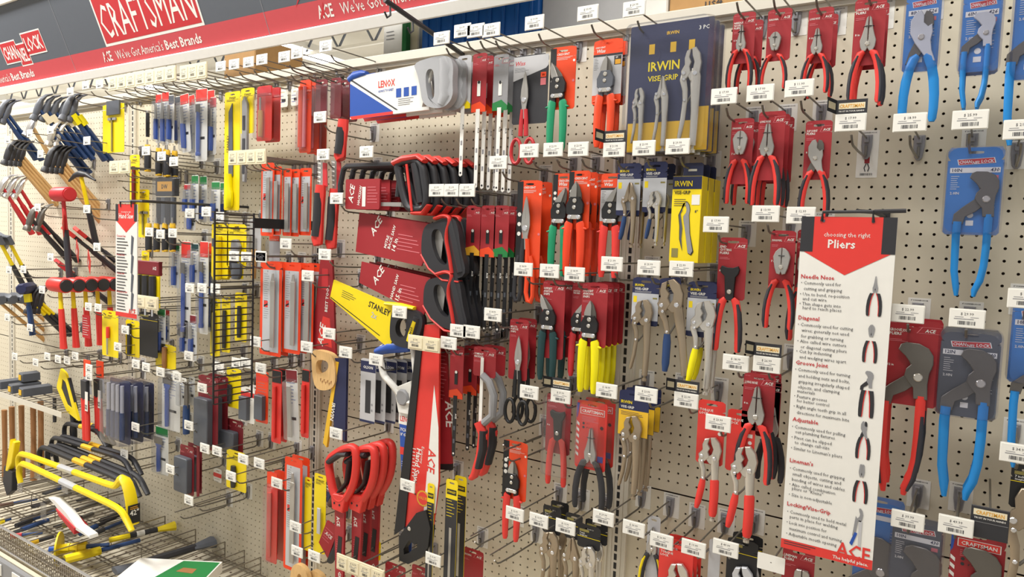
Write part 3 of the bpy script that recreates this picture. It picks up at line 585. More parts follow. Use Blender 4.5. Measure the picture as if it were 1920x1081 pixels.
# ---------------------------------------------------------------- hanging guide signs
def at_sign(px, py, d): x, z = U(px, py, d); return x, z
def guide_sign():
    d = 10.0; r0 = U(1503, 404, d); r1 = U(1681, 409, d); b0 = U(1465, 1021, d); b1 = U(1637, 1073, d)
    xl = (r0[0]+b0[0])/2; xr = (r1[0]+b1[0])/2; zt = (r0[1]+r1[1])/2; zb = (b0[1]+b1[1])/2
    X = (xl+xr)/2; w = xr-xl; h = zt-zb
    r = root('guide_sign', X, -d, zt, 'tall red and white guide sign about choosing pliers hanging among the pliers', 'sign')
    P = lambda px, py: (U(px, py, d)[0]-X, U(px, py, d)[1]-zt)
    m = MB(); m.box(-w/2, 0, -h, w/2, .12, 0, 'white')
    y = -.02
    e = P(1525, 530)[0]; f = P(1655, 530)[0]; zk = P(1590, 474)[1]; zs = P(1590, 470)[1]; zp = P(1590, 516)[1]
    m.flat([(-w/2, 0), (-w/2, zs), (0, zp), (w/2, zs), (w/2, 0)], y, 'bred')
    m.rect(-w/2, zk, -w/2+w*.14, 0, y-.01, 'dark'); m.rect(w/2-w*.14, zk, w/2, 0, y-.01, 'dark')
    def tx(t, px, py, px2, hh, mat='ink', bold=False):
        a = P(px, py); b = P(px2, py); m.text(t, a[0], a[1], hh, y-.015, mat, b[0]-a[0], bold=bold)
    tx('choosing the right', 1545, 443, 1632, .36, 'white'); tx('Pliers', 1552, 464, 1620, .66, 'white', True)
    def sec(t, px, py, px2, lines):
        tx(t, px, py, px2, .33, 'red', True)
        for s, a, b, c in lines: tx(s, a, b, c, .27)
    sec('Needle Nose', 1502, 521, 1565, [('• Commonly used for', 1502, 532, 1577), ('cutting and gripping', 1507, 543, 1579), ('• Use to bend, re-position', 1500, 553, 1593), ('and cut wire', 1505, 562, 1550), ('• Thin shape gets into', 1499, 571, 1577), ('hard to reach places', 1505, 579, 1578)])
    sec('Diagonal', 1497, 598, 1541, [('• Commonly used for cutting', 1496, 610, 1600), ('wires; generally not used', 1503, 621, 1592), ('for grabbing or turning', 1502, 632, 1582), ('• Also called wire cutters', 1495, 641, 1587), ('or diagonal cutting pliers', 1501, 652, 1588), ('• Cut by indenting', 1493, 660, 1560), ('and wedging wires apart', 1499, 671, 1587)])
    sec('Groove Joint', 1492, 682, 1556, [('• Commonly used for turning', 1491, 694, 1595), ('and holding nuts and bolts,', 1497, 706, 1594), ('gripping irregularly shaped', 1497, 717, 1593), ('objects, and clamping', 1496, 727, 1575), ('materials', 1495, 735, 1530), ('• Feature grooves', 1489, 744, 1551), ('for better control', 1494, 753, 1555), ('• Right angle teeth grip in all', 1488, 763, 1587), ('directions for maximum bite', 1494, 775, 1593)])
    sec('Adjustable', 1486, 788, 1539, [('• Commonly used for pulling', 1485, 801, 1586), ('out plumbing fixtures', 1491, 811, 1566), ('• Pivot can be slipped', 1484, 821, 1560), ('to change call-size', 1490, 831, 1556), ('• Similar to Lineman\'s pliers', 1483, 841, 1580)])
    sec("Lineman's", 1481, 865, 1531, [('• Commonly used for gripping', 1481, 879, 1585), ('small objects, cutting and', 1486, 890, 1578), ('bending of wires and cables', 1485, 900, 1585), ('• Also called combination', 1480, 909, 1567), ('pliers or "Kleins"', 1485, 917, 1544), ('• Size is non-adjustable', 1479, 928, 1561)])
    sec('Locking/Vise-Grip', 1476, 946, 1566, [('• Commonly used to hold metal', 1476, 960, 1588), ('parts in place for welding', 1481, 970, 1572), ('• Lock into position for', 1475, 980, 1551), ('maximum control and turning', 1480, 992, 1580), ('• Adjustable mouth opening', 1474, 1001, 1570)])
    m.lines(P(1470, 1012)[0], P(1470, 1012)[1], P(1545, 1012)[0], 2, .18, y-.015, 'ink', .06)
    zb1 = P(1470, 1022)[1]; m.flat([(-w/2, -h), (w/2, -h), (w/2, -h+.75), (-w/2, -h+.75)], y, 'bred'); a = P(1570, 1050)
    m.text('ACE', .75, -h+.55, 1.1, y-.02, 'bred', 2.4); m.text('The helpful place.', .55, -h+.2, .26, y-.02, 'white', 2.6)
    def pic(kind, px, py0, py1, lk=False):
        a = P(px, py0); L = abs(P(px, py1)[1]-a[1]); x = a[0]; z = a[1]
        if lk:
            m.flat(sc2([(.0, -.01), (.04, 0), (.08, -.06), (.098, -.15), (.085, -.25), (.06, -.33), (-.0, -.32), (-.03, -.27), (.02, -.2), (.03, -.14), (.01, -.08)], x, z, L), y-.015, 'grey'); m.flat(sc2([(.01, -.3), (.09, -.3), (.085, -1), (.03, -1)], x, z, L), y-.015, 'lgrey'); m.flat(sc2([(-.06, -.2), (-.0, -.3), (-.05, -.7), (-.11, -.7)], x, z, L), y-.02, 'grey'); m.flat(sc2([(-.06, -.6), (-.0, -.62), (-.1, -.95), (-.16, -.9)], x, z, L), y-.025, 'rblue'); return
        A, B = HEADS[kind]
        for s in (1, -1):
            if s == 1 or not B: m.flat(sc2(A, x, z, L, s), y-.015, 'grey')
        for b_ in (B or []): m.flat(sc2(b_, x, z, L), y-.01, 'dark')
        for s in (1, -1):
            hp = BOW if kind != 'groove' else STR
            o = [(s*(a_+w_*.55), b_) for a_, b_, w_ in hp[1:]]+[(s*(a_-w_*.5), b_) for a_, b_, w_ in hp[::-1][:-1]]
            m.flat(sc2(o, x, z, L), y-.012, 'dark'); o = [(s*(a_-w_*.35), b_) for a_, b_, w_ in hp[1:]]+[(s*(a_-w_*.55), b_) for a_, b_, w_ in hp[::-1][:-1]]
            m.flat(sc2(o, x, z, L), y-.014, 'bred')
    pic('needle', 1643, 517, 593); pic('diag', 1635, 608, 680); pic('groove', 1629, 695, 783); pic('slip', 1622, 789, 861); pic('line', 1617, 870, 943); pic('x', 1611, 952, 1029, True)
    for s in (-1, 1): m.flat(circ(s*w*.26, -.32, .12), y-.02, 'slate')
    m.build('panel', r)
    # holder: wall arm with a cross bar and two rings
    m = MB(); m.tube([(.6, 0, .45), (1.4, 2, .5), (1.4, 10, .5)], .16, 'dark'); m.box(1.0, 9.7, -1, 1.8, 10, 1, 'dark'); m.tube([(-w*.28, 0, -.35), (-w*.27, -.1, .35), (w*.25, -.1, .42), (w*.26, 0, -.35)], .13, 'dark'); m.tube([(w*.26, 0, .42), (w/2+.5, 0, .5)], .16, 'dark')
    m.build('hanger', r)
    return h
HS = guide_sign()
def hand_sign():
    d = 17.0; a = U(217, 380, d); b = U(257, 385, d); c = U(217, 588, d); e = U(254, 600, d)
    X = (a[0]+b[0])/2; zt = (a[1]+b[1])/2; zb = (c[1]+e[1])/2; w = b[0]-a[0]; h = zt-zb
    r = root('guide_sign', X, -d, zt, 'tall narrow red and white hand saw guide sign left of the wire grid', 'sign')
    m = MB(); m.box(-w/2, 0, -h, w/2, .12, 0, 'white'); y = -.02
    m.flat([(-w/2, 0), (-w/2, -h*.14), (0, -h*.25), (w/2, -h*.14), (w/2, 0)], y, 'bred')
    m.rect(-w/2, -h*.15, -w/2+w*.13, 0, y-.01, 'dark'); m.rect(w/2-w*.13, -h*.15, w/2, 0, y-.01, 'dark')
    m.text('choosing the right', 0, -h*.075, .25, y-.015, 'white', w*.5, 'c', bold=False); m.text('Hand Saw', 0, -h*.125, .7, y-.015, 'white', w*.68, 'c')
    z = -h*.27
    for k, t in enumerate(('Crosscut Saw', 'Drywall Saw', 'Coping Saw', 'Multipurpose Saw')):
        m.text(t, -w/2+.3, z-.3, .3, y-.015, 'red', w*.5); m.lines(-w/2+.35, z-.5, w*.12, 6, .42, y-.015, 'ink', .12)
        m.flat([(w*.25, z), (w*.36, z-.3), (w*.3, z-2.6), (w*.22, z-2.6)], y-.015, 'slate'); z -= h*.165
    m.rect(-w/2, -h, w/2, -h+.6, y, 'bred'); m.text('ACE', w*.12, -h+.5, .8, y-.02, 'bred', w*.32)
    m.build('panel', r)
    m = MB(); m.tube([(-w*.25, 0, -.4), (-w*.25, -.1, .35), (w*.25, -.1, .35), (w*.25, 0, -.4)], .12, 'dark'); m.tube([(w*.2, 0, .4), (w*.6, .3, .45), (w*.6, d, .6)], .2, 'dark'); m.build('hanger', r)
    print('signs', HS, h, w)
hand_sign()

for X_, Y_, e in ((-300, 190, 75), (-620, 200, 130), (-90, 150, 40)): area('ceiling_fill', X_, Y_, 60, 300, 160, e, aim=(X_, Y_, 200))  # added fill lights without any fixture, brightening the ceiling behind the wall

xa, za = U(873, 106, 0); r = root('sign_arm', xa, 0, za, 'empty black sign arm sticking out over the white saws with two hanging hooks', 'sign arm'); tx, tz = U(720, 0, 14)
MB().tube([(0, 0, 0), (0, -14, tz-za)], .28, 'dark').build('rod', r)
for q in (-9.6, -13.2): MB().tube([(0, q, (tz-za)*-q/14), (.1, q, (tz-za)*-q/14-1.2), (.1, q-.5, (tz-za)*-q/14-1.6), (.1, q-.9, (tz-za)*-q/14-1.1)], .12, 'dark', 5).build('hanging_hook', r)
# ---------------------------------------------------------------- right bay: pliers
RC = lambda t, **k: dict(title=t, **k)
item('needle_nose_pliers', 'red handled angled needle nose pliers on red card, top row left', 'pliers', 6, (1373, 24, 1415, 119), ('needle', 1390, 48, 166, dict(spread=1.15)), title=('NEEDLE', 'NOSE', 'PLIERS'), size='6 in', n=2, sp=2.5)
item('diagonal_pliers', 'small diagonal pliers with wide open handles on red card, top row', 'pliers', 6, (1438, 17, 1483, 114), ('diag', 1453, 62, 168, dict(spread=1.35)), title=('DIAGONAL',), size='6 in')
item('long_nose_pliers', 'small long nose pliers on red card, top row beside wall edge carton', 'pliers', 6, (1514, 15, 1561, 118), ('long', 1531, 55, 176, dict(spread=1.15)), title=('LONG NOSE',), size='6 in', n=2, sp=2)
item('long_nose_pliers', 'large long nose pliers on tall red card, top row beside the blue handled pliers', 'pliers', 6.5, (1600, -3, 1659, 122), ('long', 1626, 33, 194), title=('LONG NOSE', 'PLIERS'), size='8 in', n=2, sp=1.6)
BL = dict(c='blue', grip=None, metal='sil')
item('slip_joint_pliers', 'blue handled slip joint pliers in clear pack, top row right', 'pliers', 6, (1696, -20, 1762, 134), ('slip', 1727, 22, 230, dict(BL, jaws2='dsteel', spread=.82)), 'chan', num='526', inch='8IN', pack=True)
item('tongue_and_groove_pliers', 'small blue handled groove joint pliers in clear pack, top row right', 'pliers', 6, (1802, -20, 1876, 134), ('groove', 1836, 26, 203, dict(BL)), 'chan', num='426', inch='6IN', pack=True, n=2, sp=1.2)
item('tongue_and_groove_pliers', 'blue handled pliers in clear pack cut by the upper right corner', 'pliers', 6, (1900, -60, 1975, 148), ('groove', 1938, 10, 272, dict(BL)), 'chan', pack=True)
item('diagonal_pliers', 'diagonal pliers with black and red handles on red card, second row left', 'pliers', 6, (1369, 222, 1411, 345), ('diag', 1387, 246, 382), title=('DIAGONAL',), size='7 in', n=2, sp=2.2, tagp=(1358, 181, '17.99'))
item('long_nose_pliers', 'long nose pliers from a full hook on red card, second row', 'pliers', 6.5, (1420, 209, 1470, 338), ('long', 1438, 232, 385), title=('LONG NOSE',), size='8 in', n=3, sp=1.6, tagp=(1426, 175, '17.99'))
item('slip_joint_pliers', 'grey slip joint pliers on red card, second row above the guide sign', 'pliers', 6, (1508, 226, 1558, 337), ('slip', 1530, 262, 410, dict(metal='steel', spread=1.0)), title=('SLIP JOINT', 'PLIERS'), size='8 in', tagp=(1499, 166, '11.99'))
hook(1595, 230, '17.99', 'with a printed plier stock card behind it, empty', card=True, flag=True)
hook(1706, 230, '18.99', 'empty, to the right of the one with the plier stock card', back=False)
item('tongue_and_groove_pliers', 'long blue handled groove joint pliers on rounded blue card below the top row', 'pliers', 4, (1772, 276, 1878, 440), ('groove', 1832, 322, 556, dict(c='blue', grip=None, metal='dsteel')), 'chan', pack=True, tagp=(1819, 225, '25.99'))
hook(1917, 243, '21.99', 'cut by the right photo edge above the long blue pliers')
item('end_cutting_pliers', 'black end cutting pliers with red handles on red card', 'pliers', 6, (1346, 445, 1399, 562), ('end', 1368, 498, 658, dict(metal='black', spread=1.1)), title=('END', 'CUTTING', 'PLIERS'), size='8 in', tagp=(1343, 421, '17.99'))
item('diagonal_pliers', 'high leverage diagonal pliers on red card left of the guide sign', 'pliers', 6, (1443, 432, 1490, 540), ('diag', 1464, 464, 616), title=('DIAGONAL',), size='7 in', tagp=(1436, 401, '13.99'))
item('slip_joint_pliers', 'pliers on red card half hidden behind the guide sign', 'pliers', 5, (1492, 430, 1540, 560), ('slip', 1512, 470, 640), title=('SLIP', 'PLIERS'), size='8 in', tagp=(1502, 404, '12.99'))
item('groove_joint_pliers', 'large grey groove joint pliers with red and black handles on red card', 'pliers', 6.5, (1660, 600, 1760, 760), ('groove', 1702, 640, 926, dict(metal='dsteel')), title=('GROOVE JOINT', 'PLIERS'), size='12 in', n=2, sp=2.6, tagp=(1702, 588, '22.99'))
item('tongue_and_groove_pliers', 'large blue handled groove joint pliers in dark clear pack', 'pliers', 6.5, (1758, 618, 1872, 782), ('groove', 1818, 652, 936, dict(c='blue', grip=None, metal='dsteel')), 'chang', num='440', inch='12IN', pack=True, n=2, sp=1.5, tagp=(1813, 597, '29.99'))
item('tongue_and_groove_pliers', 'blue handled pliers in clear pack cut by the right photo edge', 'pliers', 6.5, (1893, 560, 1990, 720), ('groove', 1942, 640, 880, dict(c='blue', grip=None, metal='dsteel')), 'chan', pack=True, tagp=(1925, 560, '24.99'))
def bigjaw(r, x, z, L, **o): pliers(r, 'groove', x, z, L, c=o.get('c', 'blue'), grip=None, metal='dsteel')
item('cable_cutter', 'grey cable cutter in tall clear pack below the blue groove joint pliers', 'cutter', 5, (1666, 968, 1762, 1190), ('groove', 1712, 1018, 1330, dict(metal='dsteel', c='blue', grip=None)), 'chang', pack=True, tagp=(1702, 975, '39.99'))
item('groove_joint_pliers', 'large pliers on red card at the bottom edge beside the black flag', 'pliers', 5, (1776, 996, 1880, 1190), ('groove', 1822, 1022, 1330, dict(metal='dsteel')), 'craft', colr='dred', tagp=(1792, 985, '49.99'))
item('tongue_and_groove_pliers', 'very large pliers on blue card half hidden behind the guide sign', 'pliers', 4, (1600, 930, 1690, 1130), ('groove', 1632, 1000, 1290, dict(metal='dsteel', c='blue', grip=None)), 'chan', num='460', pack=True, hk=False)
# black brand panel by the right edge, dark pack at the edge
d = 9; x, z = U(1855, 983, d); r = root('brand_panel', x, -d, z, 'black and cream brand panel hanging at the lower right', 'sign')
m = MB(); m.box(-1.15, 0, -1.1, 1.15, .1, 1.2, 'dark', .03); m.rect(-1, .55, 1, 1.0, -.02, 'cream'); m.text('CRAFTSMAN', 0, .62, .28, -.03, 'amber', 1.7, 'c'); m.text('TRUST IN YOUR HANDS', 0, .3, .13, -.03, 'white', 1.9, 'c'); m.rect(-1.1, .05, 1.1, .08, -.02, 'grey'); m.build('panel', r)
MB().tube([(0, .1, .9), (0, d-.1, .95)], .08, 'hook').build('arm', r)
item('locking_pliers', 'tall dark carded tool cut by the right photo edge at the bottom', 'pliers', 6, (1893, 872, 1960, 955), ('lock', 1925, 905, 1200, dict(metal='brass')), 'blk', hk=False)
hook(1910, 850, '34.99', 'cut by the right photo edge above the dark carded tool')
item('linemans_pliers', 'linemans pliers on red card at the bottom edge under the guide sign', 'pliers', 6, (1464, 1026, 1525, 1160), ('line', 1500, 1064, 1240), title=('LINEMAN', 'PLIERS'), hk=False)
hook(1446, 1055, '', 'with a blank white ticket at the bottom edge', blank=True)
item('long_nose_pliers', 'high leverage long nose pliers on red card below the flagged ticket', 'pliers', 7, (1392, 700, 1452, 808), ('long', 1417, 722, 902), title=('LONG NOSE',), size='8 in', n=2, sp=2.0, tagp=(1380, 680, '18.99'))
item('long_nose_pliers', 'bagged black handled pliers on maroon card behind the high leverage ones', 'pliers', 5, (1418, 712, 1463, 820), ('long', 1447, 760, 900, dict(c='dark', grip='dgrip')), 'maroon', hk=dict(flag=True), tagp=(1438, 683, '26.99'))
MW = dict(metal='nickel', c='bred', lever='bred')
item('locking_pliers', 'short nosed locking pliers with red grips on red card, left of pair', 'locking pliers', 7, (1307, 750, 1358, 870), ('lock', 1331, 816, 972, dict(MW)), 'milw', tagp=(1287, 750, '22.99'), hk=dict(flag=True, card=True))
item('locking_pliers', 'long locking pliers with red grips on red card, right of pair', 'locking pliers', 7, (1362, 768, 1415, 885), ('lock', 1394, 832, 1012, dict(MW)), 'milw', tagp=(1347, 793, '23.99'))
item('locking_pliers', 'red carded locking tool in clear pack at the bottom edge', 'locking pliers', 6, (1232, 1020, 1296, 1200), ('lock', 1268, 1050, 1220, dict(MW)), 'milw', n=3, sp=1.2, tagp=(1241, 1013, '26.99'))
item('long_nose_pliers', 'faded pliers in clear bag behind the $19.99 ticket at the bottom edge', 'pliers', 5, (1328, 1010, 1350, 1100), None, 'grey', tagp=(1301, 1027, '19.99'))
item('locking_clamp', 'grey locking clamp on black and yellow card at the bottom edge', 'clamp', 6, (1360, 1010, 1418, 1160), ('lock', 1388, 1056, 1230, dict(metal='sil')), 'blk', title='12', n=2, sp=1.6, tagp=(1361, 1027, '49.99'))
# ---------------------------------------------------------------- locking pliers column (right of the upright)
def p_set(r):
    for tx, y0, y1, jw in ((1200, 167, 285, 'curve'), (1243, 145, 285, 'needle'), (1297, 92, 288, 'curve')):
        d = 7; X0, Z0 = r['xz']; TX = U(tx, (y0+y1)/2, d)[0]-X0; TZ = U(tx, y0, d)[1]-Z0; L = height_at(tx, y0, y1, d)
        sub = MB()
        locking(r, TX, TZ, L, -.5, 'nickel', jw, my=1)
d = 7; c = (1177, 42, 1331, 285); x, zt = U(1254, 42, d); w = width_at(1177, 1331, 160, d); h = height_at(1254, 42, 285, d); x = U(1254, 160, d)[0]
r = root('locking_pliers_set', x, -d, zt-.5, 'large navy and yellow clear pack holding three locking pliers', 'pliers set'); r['xz'] = (x, zt-.5)
m = MB(); m.prism(rrect(-w/2, -h+.5, w/2, .5, .2), -.06, 0, 'navy'); m.flat([(-w/2+.1, -h+.6), (w/2-.1, -h+.6), (w/2-.1, -h*.62), (w*.3, -h*.62), (w*.3, -h*.72), (-w/2+.1, -h*.72)], -.07, 'gold')
m.text('IRWIN', -w*.26, -h*.32, .85, -.08, 'yellow', w*.38); m.text('VISE-GRIP', -w*.26, -h*.40, .5, -.08, 'yellow', w*.38); m.text('IRWIN', -w*.05, -.6, .3, -.08, 'gold', w*.2); m.text('3 PC', w*.33, -.5, .35, -.08, 'white', w*.12)
for q in (-.26, .0, .22): m.rect(w*q, -2.2, w*q+.55, -1.3, -.08, 'gold')
for q in (-.26, .0): m.flat(circ(w*q+.3, -h*.2, w*.11), -.075, 'navy')
m.build('card', r); p_set(r); del r['xz']
clearpack(r, w+.4, h+.3, .65, 1.3, 'blister', 'clear', .5); stack(r, 3, (0, 1.4, 0), 'navy carded three piece locking pliers sets')
hook(1190, 17, '29.99', 'in front of the white carton, holding the three piece locking pliers sets')
hook(1103, 25, '33.99', 'in front of the pale tote, holding the orange handled snips')
hook(1003, 43, '19.99', 'in front of the blue tote edge, holding the green handled snips')
item('locking_pliers', 'long nose locking pliers on white and navy card, left of two', 'locking pliers', 6.5, (1157, 306, 1201, 404), ('lock', 1182, 342, 464, dict(metal='brass', jaw='needle', lever='dblue')), 'irw', n=2, sp=2, tagp=(1152, 281, '21.99'), hk=dict(flag=True))
item('locking_pliers', 'curved jaw locking pliers on white and navy card, right of two', 'locking pliers', 6.5, (1206, 303, 1250, 398), ('lock', 1228, 358, 460, dict(metal='nickel', lever='dblue')), 'irw', n=2, sp=2, tagp=(1208, 278, '23.99'))
# yellow boxes
def ybox(px0, y0, px1, y1, d, lab, n):
    x0, z0 = U(px0, (y0+y1)/2, d); x1, _ = U(px1, (y0+y1)/2, d); xc = (px0+px1)/2; zt = U(xc, y0, d)[1]; zb = U(xc, y1, d)[1]; w = x1-x0; h = zt-zb; X = (x0+x1)/2
    r = root('boxed_locking_pliers', X, -d, zt+.35, lab, 'boxed pliers'); m = MB(); m.box(-w/2, 0, -h-.35, w/2, 1.5, -.35, 'yellow', .03)
    m.rect(-w/2+.02, -1.5, w/2-.02, -.37, -.02, 'navy'); m.text('IRWIN', -w*.42, -1.25, .5, -.04, 'yellow', w*.6); m.text('VISE-GRIP', -w*.42, -1.95, .32, -.03, 'black', w*.55); m.lines(-w*.42, -2.4, w*.1, 4, .18, -.03, 'ink', .05)
    m.rect(w*.18, -2.9, w*.45, -2.0, -.03, 'white'); m.text('8"', w*.3, -3.6, .25, -.03, 'ink')
    L = h*.62; zz = -h*.34; xx = -w*.02
    for P, c in (([(.0, -.01), (.04, 0), (.08, -.06), (.098, -.15), (.085, -.25), (.12, -.6), (.2, -.93), (.16, -1), (.1, -.97), (.03, -.6), (-.03, -.32), (-.03, -.27), (.02, -.2), (.03, -.14), (.01, -.08)], 'grey'), ([(-.005, -.015), (-.045, -.03), (-.065, -.10), (-.06, -.16), (-.095, -.22), (-.085, -.28), (-.04, -.5), (-.05, -.7), (-.02, -.93), (-.09, -.7), (-.1, -.45), (-.13, -.25)], 'slate')): m.flat(sc2(P, xx, zz, L), -.035, 'black'); m.flat(sc2([(a*.9, b*.97-.01) for a, b in P], xx, zz, L), -.045, c)
    m.rect(-w*.42, -h+.1, -w*.2, -h+.9, -.03, 'olive'); m.build('box', r)
    m = MB(); m.prism([(-w*.32, -.35), (w*.36, -.35), (w*.36, .8), (w*.3, .95), (-w*.26, .95), (-w*.32, .8)], 1.2, 1.3, 'navy'); m.rect(-.4, .2, .4, .4, 1.19, 'lgrey'); m.build('hang_tab', r)
    stack(r, n, (0, 1.8, 0), 'yellow boxes of locking pliers on one hook'); return r
ybox(1258, 330, 1313, 492, 7.5, 'yellow and navy box of locking pliers', 3)
hook(1271, 275, '29.99', 'below the navy pliers sets, holding the yellow boxes of locking pliers')
item('locking_pliers', 'locking pliers with large yellow lined jaw on navy card', 'locking pliers', 6, (1185, 520, 1235, 610), ('lock', 1205, 560, 712, dict(metal='brass')), 'irw', tagp=(1217, 502, '23.99'))
item('locking_pliers', 'big dark locking clamp pliers tilting left beside navy card', 'locking pliers', 6.5, (1236, 520, 1276, 580), ('lock', 1252, 523, 716, dict(metal='brass', lever='dblue')), 'irw', rot=-9, tagp=(1278, 504, '22.99'))
item('locking_pliers', 'shiny curved jaw locking pliers in yellow lined pack', 'locking pliers', 6.5, (1288, 528, 1342, 632), ('lock', 1318, 562, 738, dict(metal='nickel', lever='lemon')), 'irw', n=2, sp=1.4, rot=0)
item('locking_pliers', 'long plain locking pliers on yellow and navy card', 'locking pliers', 6.5, (1160, 732, 1216, 818), ('lock', 1184, 776, 932, dict(metal='brass')), 'irw2', n=3, sp=1.5, tagp=(1212, 740, '23.99'))
item('locking_pliers', 'brown toned locking pliers on black card, left of the bottom row', 'locking pliers', 6, (1018, 948, 1052, 1000), ('lock', 1031, 992, 1140, dict(metal='brass')), 'blk', n=2, sp=1.6, tagp=(1011, 975, '13.99'))
item('locking_pliers', 'slim locking pliers on black card, second in the bottom row', 'locking pliers', 6, (1060, 962, 1092, 1010), ('lock', 1073, 1004, 1150, dict(metal='brass', jaw='needle')), 'blk', tagp=(1061, 987, '13.99'))
item('locking_pliers', 'seven inch straight jaw locking pliers on black and yellow card', 'locking pliers', 7, (1083, 984, 1126, 1028), ('lock', 1103, 1020, 1150, dict(metal='nickel')), 'blk', n=2, sp=1.6, tagp=(1132, 970, '29.99'))
item('wire_stripper', 'thin black and yellow tool hanging behind the $39.99 ticket', 'tool', 5, (1212, 966, 1236, 1100), ('needle', 1224, 985, 1110, dict(c='dark', grip='yellow')), 'grey', tagp=(1189, 990, '39.99'))
# ---------------------------------------------------------------- middle bay: snips
item('tin_snips', 'straight tin snips with red loop handles on black and white card', 'snips', 6, (962, 103, 1027, 232), ('shears', 985, 135, 312, dict(c1='red', blade=.42)), 'wiss', tagp=(922, 57, '23.99'))
item('aviation_snips', 'green handled aviation snips on orange and black card, top row', 'snips', 6, (1031, 88, 1079, 205), ('snips', 1048, 118, 285, dict(c='green', bend=-.25)), 'cres', hk=False)
item('aviation_snips', 'orange handled long cut snips on orange and white card', 'snips', 6, (1112, 74, 1166, 195), ('snips', 1137, 106, 276, dict(c='orange', body='slate')), 'wiss2', n=2, sp=1.0, hk=False)
item('tin_snips', 'long tin snips with black and orange loop handles on orange card', 'snips', 6, (968, 338, 1014, 520), ('shears', 987, 367, 567, dict(c1='dark', c2='orange', blade=.42, style='u')), 'cres', n=2, sp=2, tagp=(935, 305, '24.99'))
item('aviation_snips', 'green handled aviation snips on orange card, second row', 'snips', 6, (1036, 325, 1075, 430), ('snips', 1050, 352, 517, dict(c='green', bend=.2)), 'cres', wiss=True, tagp=(993, 283, '22.99'))
item('aviation_snips', 'red handled aviation snips on orange card, second row beside the green pair', 'snips', 6.5, (1066, 320, 1106, 430), ('snips', 1080, 340, 517, dict(c='porange')), 'cres', n=3, sp=1.6, tagp=(1038, 281, '22.99'))
item('aviation_snips', 'red handled offset snips on grey and orange card, second row right', 'snips', 6, (1126, 325, 1168, 432), ('snips', 1146, 350, 520, dict(c='bred', bend=.2)), 'wiss2', tagp=(1085, 280, '23.99'))
item('aviation_snips', 'dark green handled offset snips on red card, third row', 'snips', 6, (1016, 526, 1058, 672), ('snips', 1030, 552, 712, dict(c='dgreen', bend=-.3)), title=('OFFSET', 'AVIATION', 'SNIPS'), size='10', n=2, sp=1.8, tagp=(982, 505, '18.99'))
item('aviation_snips', 'red handled left cut snips on red card, third row', 'snips', 5.2, (1072, 530, 1104, 640), ('snips', 1086, 562, 705, dict(c='red', bend=.3)), title=('AVIATION', 'TIN SNIPS'), tagp=(1031, 508, '19.99'))
item('aviation_snips', 'yellow handled straight snips on red card, third row', 'snips', 6.5, (1090, 530, 1138, 650), ('snips', 1107, 562, 735, dict(c='lemon')), title=('STRAIGHT', 'AVIATION', 'SNIPS'), size='10 in', n=4, sp=1.3, tagp=(1078, 514, '18.99'))
hook(1148, 495, '21.99', 'beside the slotted upright, behind the red handled offset snips')
item('multipurpose_snips', 'spade bladed multi-purpose snips with black loop handles on red card', 'snips', 6, (955, 598, 990, 712), ('shears', 973, 628, 798, dict(c1='black', blade=.40)), title=('MULTI-', 'PURPOSE', 'SNIPS'), n=2, sp=1.6, tagp=(925, 590, '18.99'))
item('crimping_tool', 'red handled black crimping tool on red card in clear pack', 'crimper', 6, (1024, 738, 1070, 850), ('end', 1047, 768, 908, dict(metal='black', c='bred', grip=None)), title=('CRIMPER',), size='8 in', pack=(3.2, 8.6, .5, 1.0), tagp=(993, 735, '15.99'))
item('snap_ring_pliers', 'snap ring pliers with black handles on bright red card in clear pack', 'pliers', 6.5, (1080, 752, 1137, 880), ('needle', 1108, 800, 955, dict(c='dark', grip=None, spread=1.2)), 'craft', n=2, sp=1.8, pack=(3.0, 6.6, .6, 1.1), tagp=(1052, 742, '37.99'), hk=dict(flag=True))
hook(1138, 732, '18.99', 'right of the snap ring pliers, empty beside the upright')
item('aviation_snips', 'red handled compact snips on orange and black card at the lower middle', 'snips', 6, (943, 826, 988, 936), ('snips', 963, 860, 1010, dict(c='bred')), 'cres')
hook(966, 963, '13.99', 'hanging in front of the red handled compact snips')
# ---------------------------------------------------------------- saws and blades
def blades(px, y0, y1, d, lab, n, col, tip, tg, short, cardc='dred', y2=0):
    """saw blade card: printed header with a long blade hanging out below"""
    x, zt = U(px, y0, d); zc = U(px, y1, d)[1]; zb = U(px, y2, d)[1]; w = 1.9; h = zt-zc
    r = root('carded_saw_blade', x, -d, zt-.5, lab, 'saw blade')
    m = cardmesh(w, h, cardc, style=s_ace if cardc != 'lgrey' else s_plain); m.v = [(a, b, c+.5) for a, b, c in m.v]
    m.prism([(-w/2, -h+.4), (w/2, -h+.4), (w/2, -h+.9), (w*.1, -h+1.5), (-w/2, -h+1.2)], -.09, .0, tip); m.rect(-.22, -h*.66, .22, -h*.4, -.1, 'white' if col != 'black' else 'black'); m.flat(circ(0, -h*.42, .17), -.12, 'white' if col == 'black' else 'black')
    m.build('card', r)
    m = MB(); B = h-.7; T = zt-zb-.6
    m.prism([(-.22, -T), (-.05, -T-.15), (.22, -T), (.25, -B), (-.25, -B)], -.16, -.1, col); m.flat(circ(0, -T+.25, .12), -.17, 'white' if col == 'black' else 'black'); m.text('ACE', .08, -B-2.0, .22, -.17, 'white' if col == 'black' else 'black', 1.2, rot=-90)
    for q in (.5, .72): m.rect(-.12, -B-(T-B)*q-.5, .12, -B-(T-B)*q, -.17, 'slate' if col == 'black' else 'fade')
    m.build('blade', r); stack(r, n, (0, 1.2, 0), 'saw blades on ' + short); hook(*tg[:2], price=tg[2], lab='holding the ' + lab)
blades(889, 385, 477, 6.5, 'black hacksaw blade on red card with yellow tip', 3, 'black', 'amber', (820, 357, '2.99'), 'a lower hook, yellow tip', y2=619)
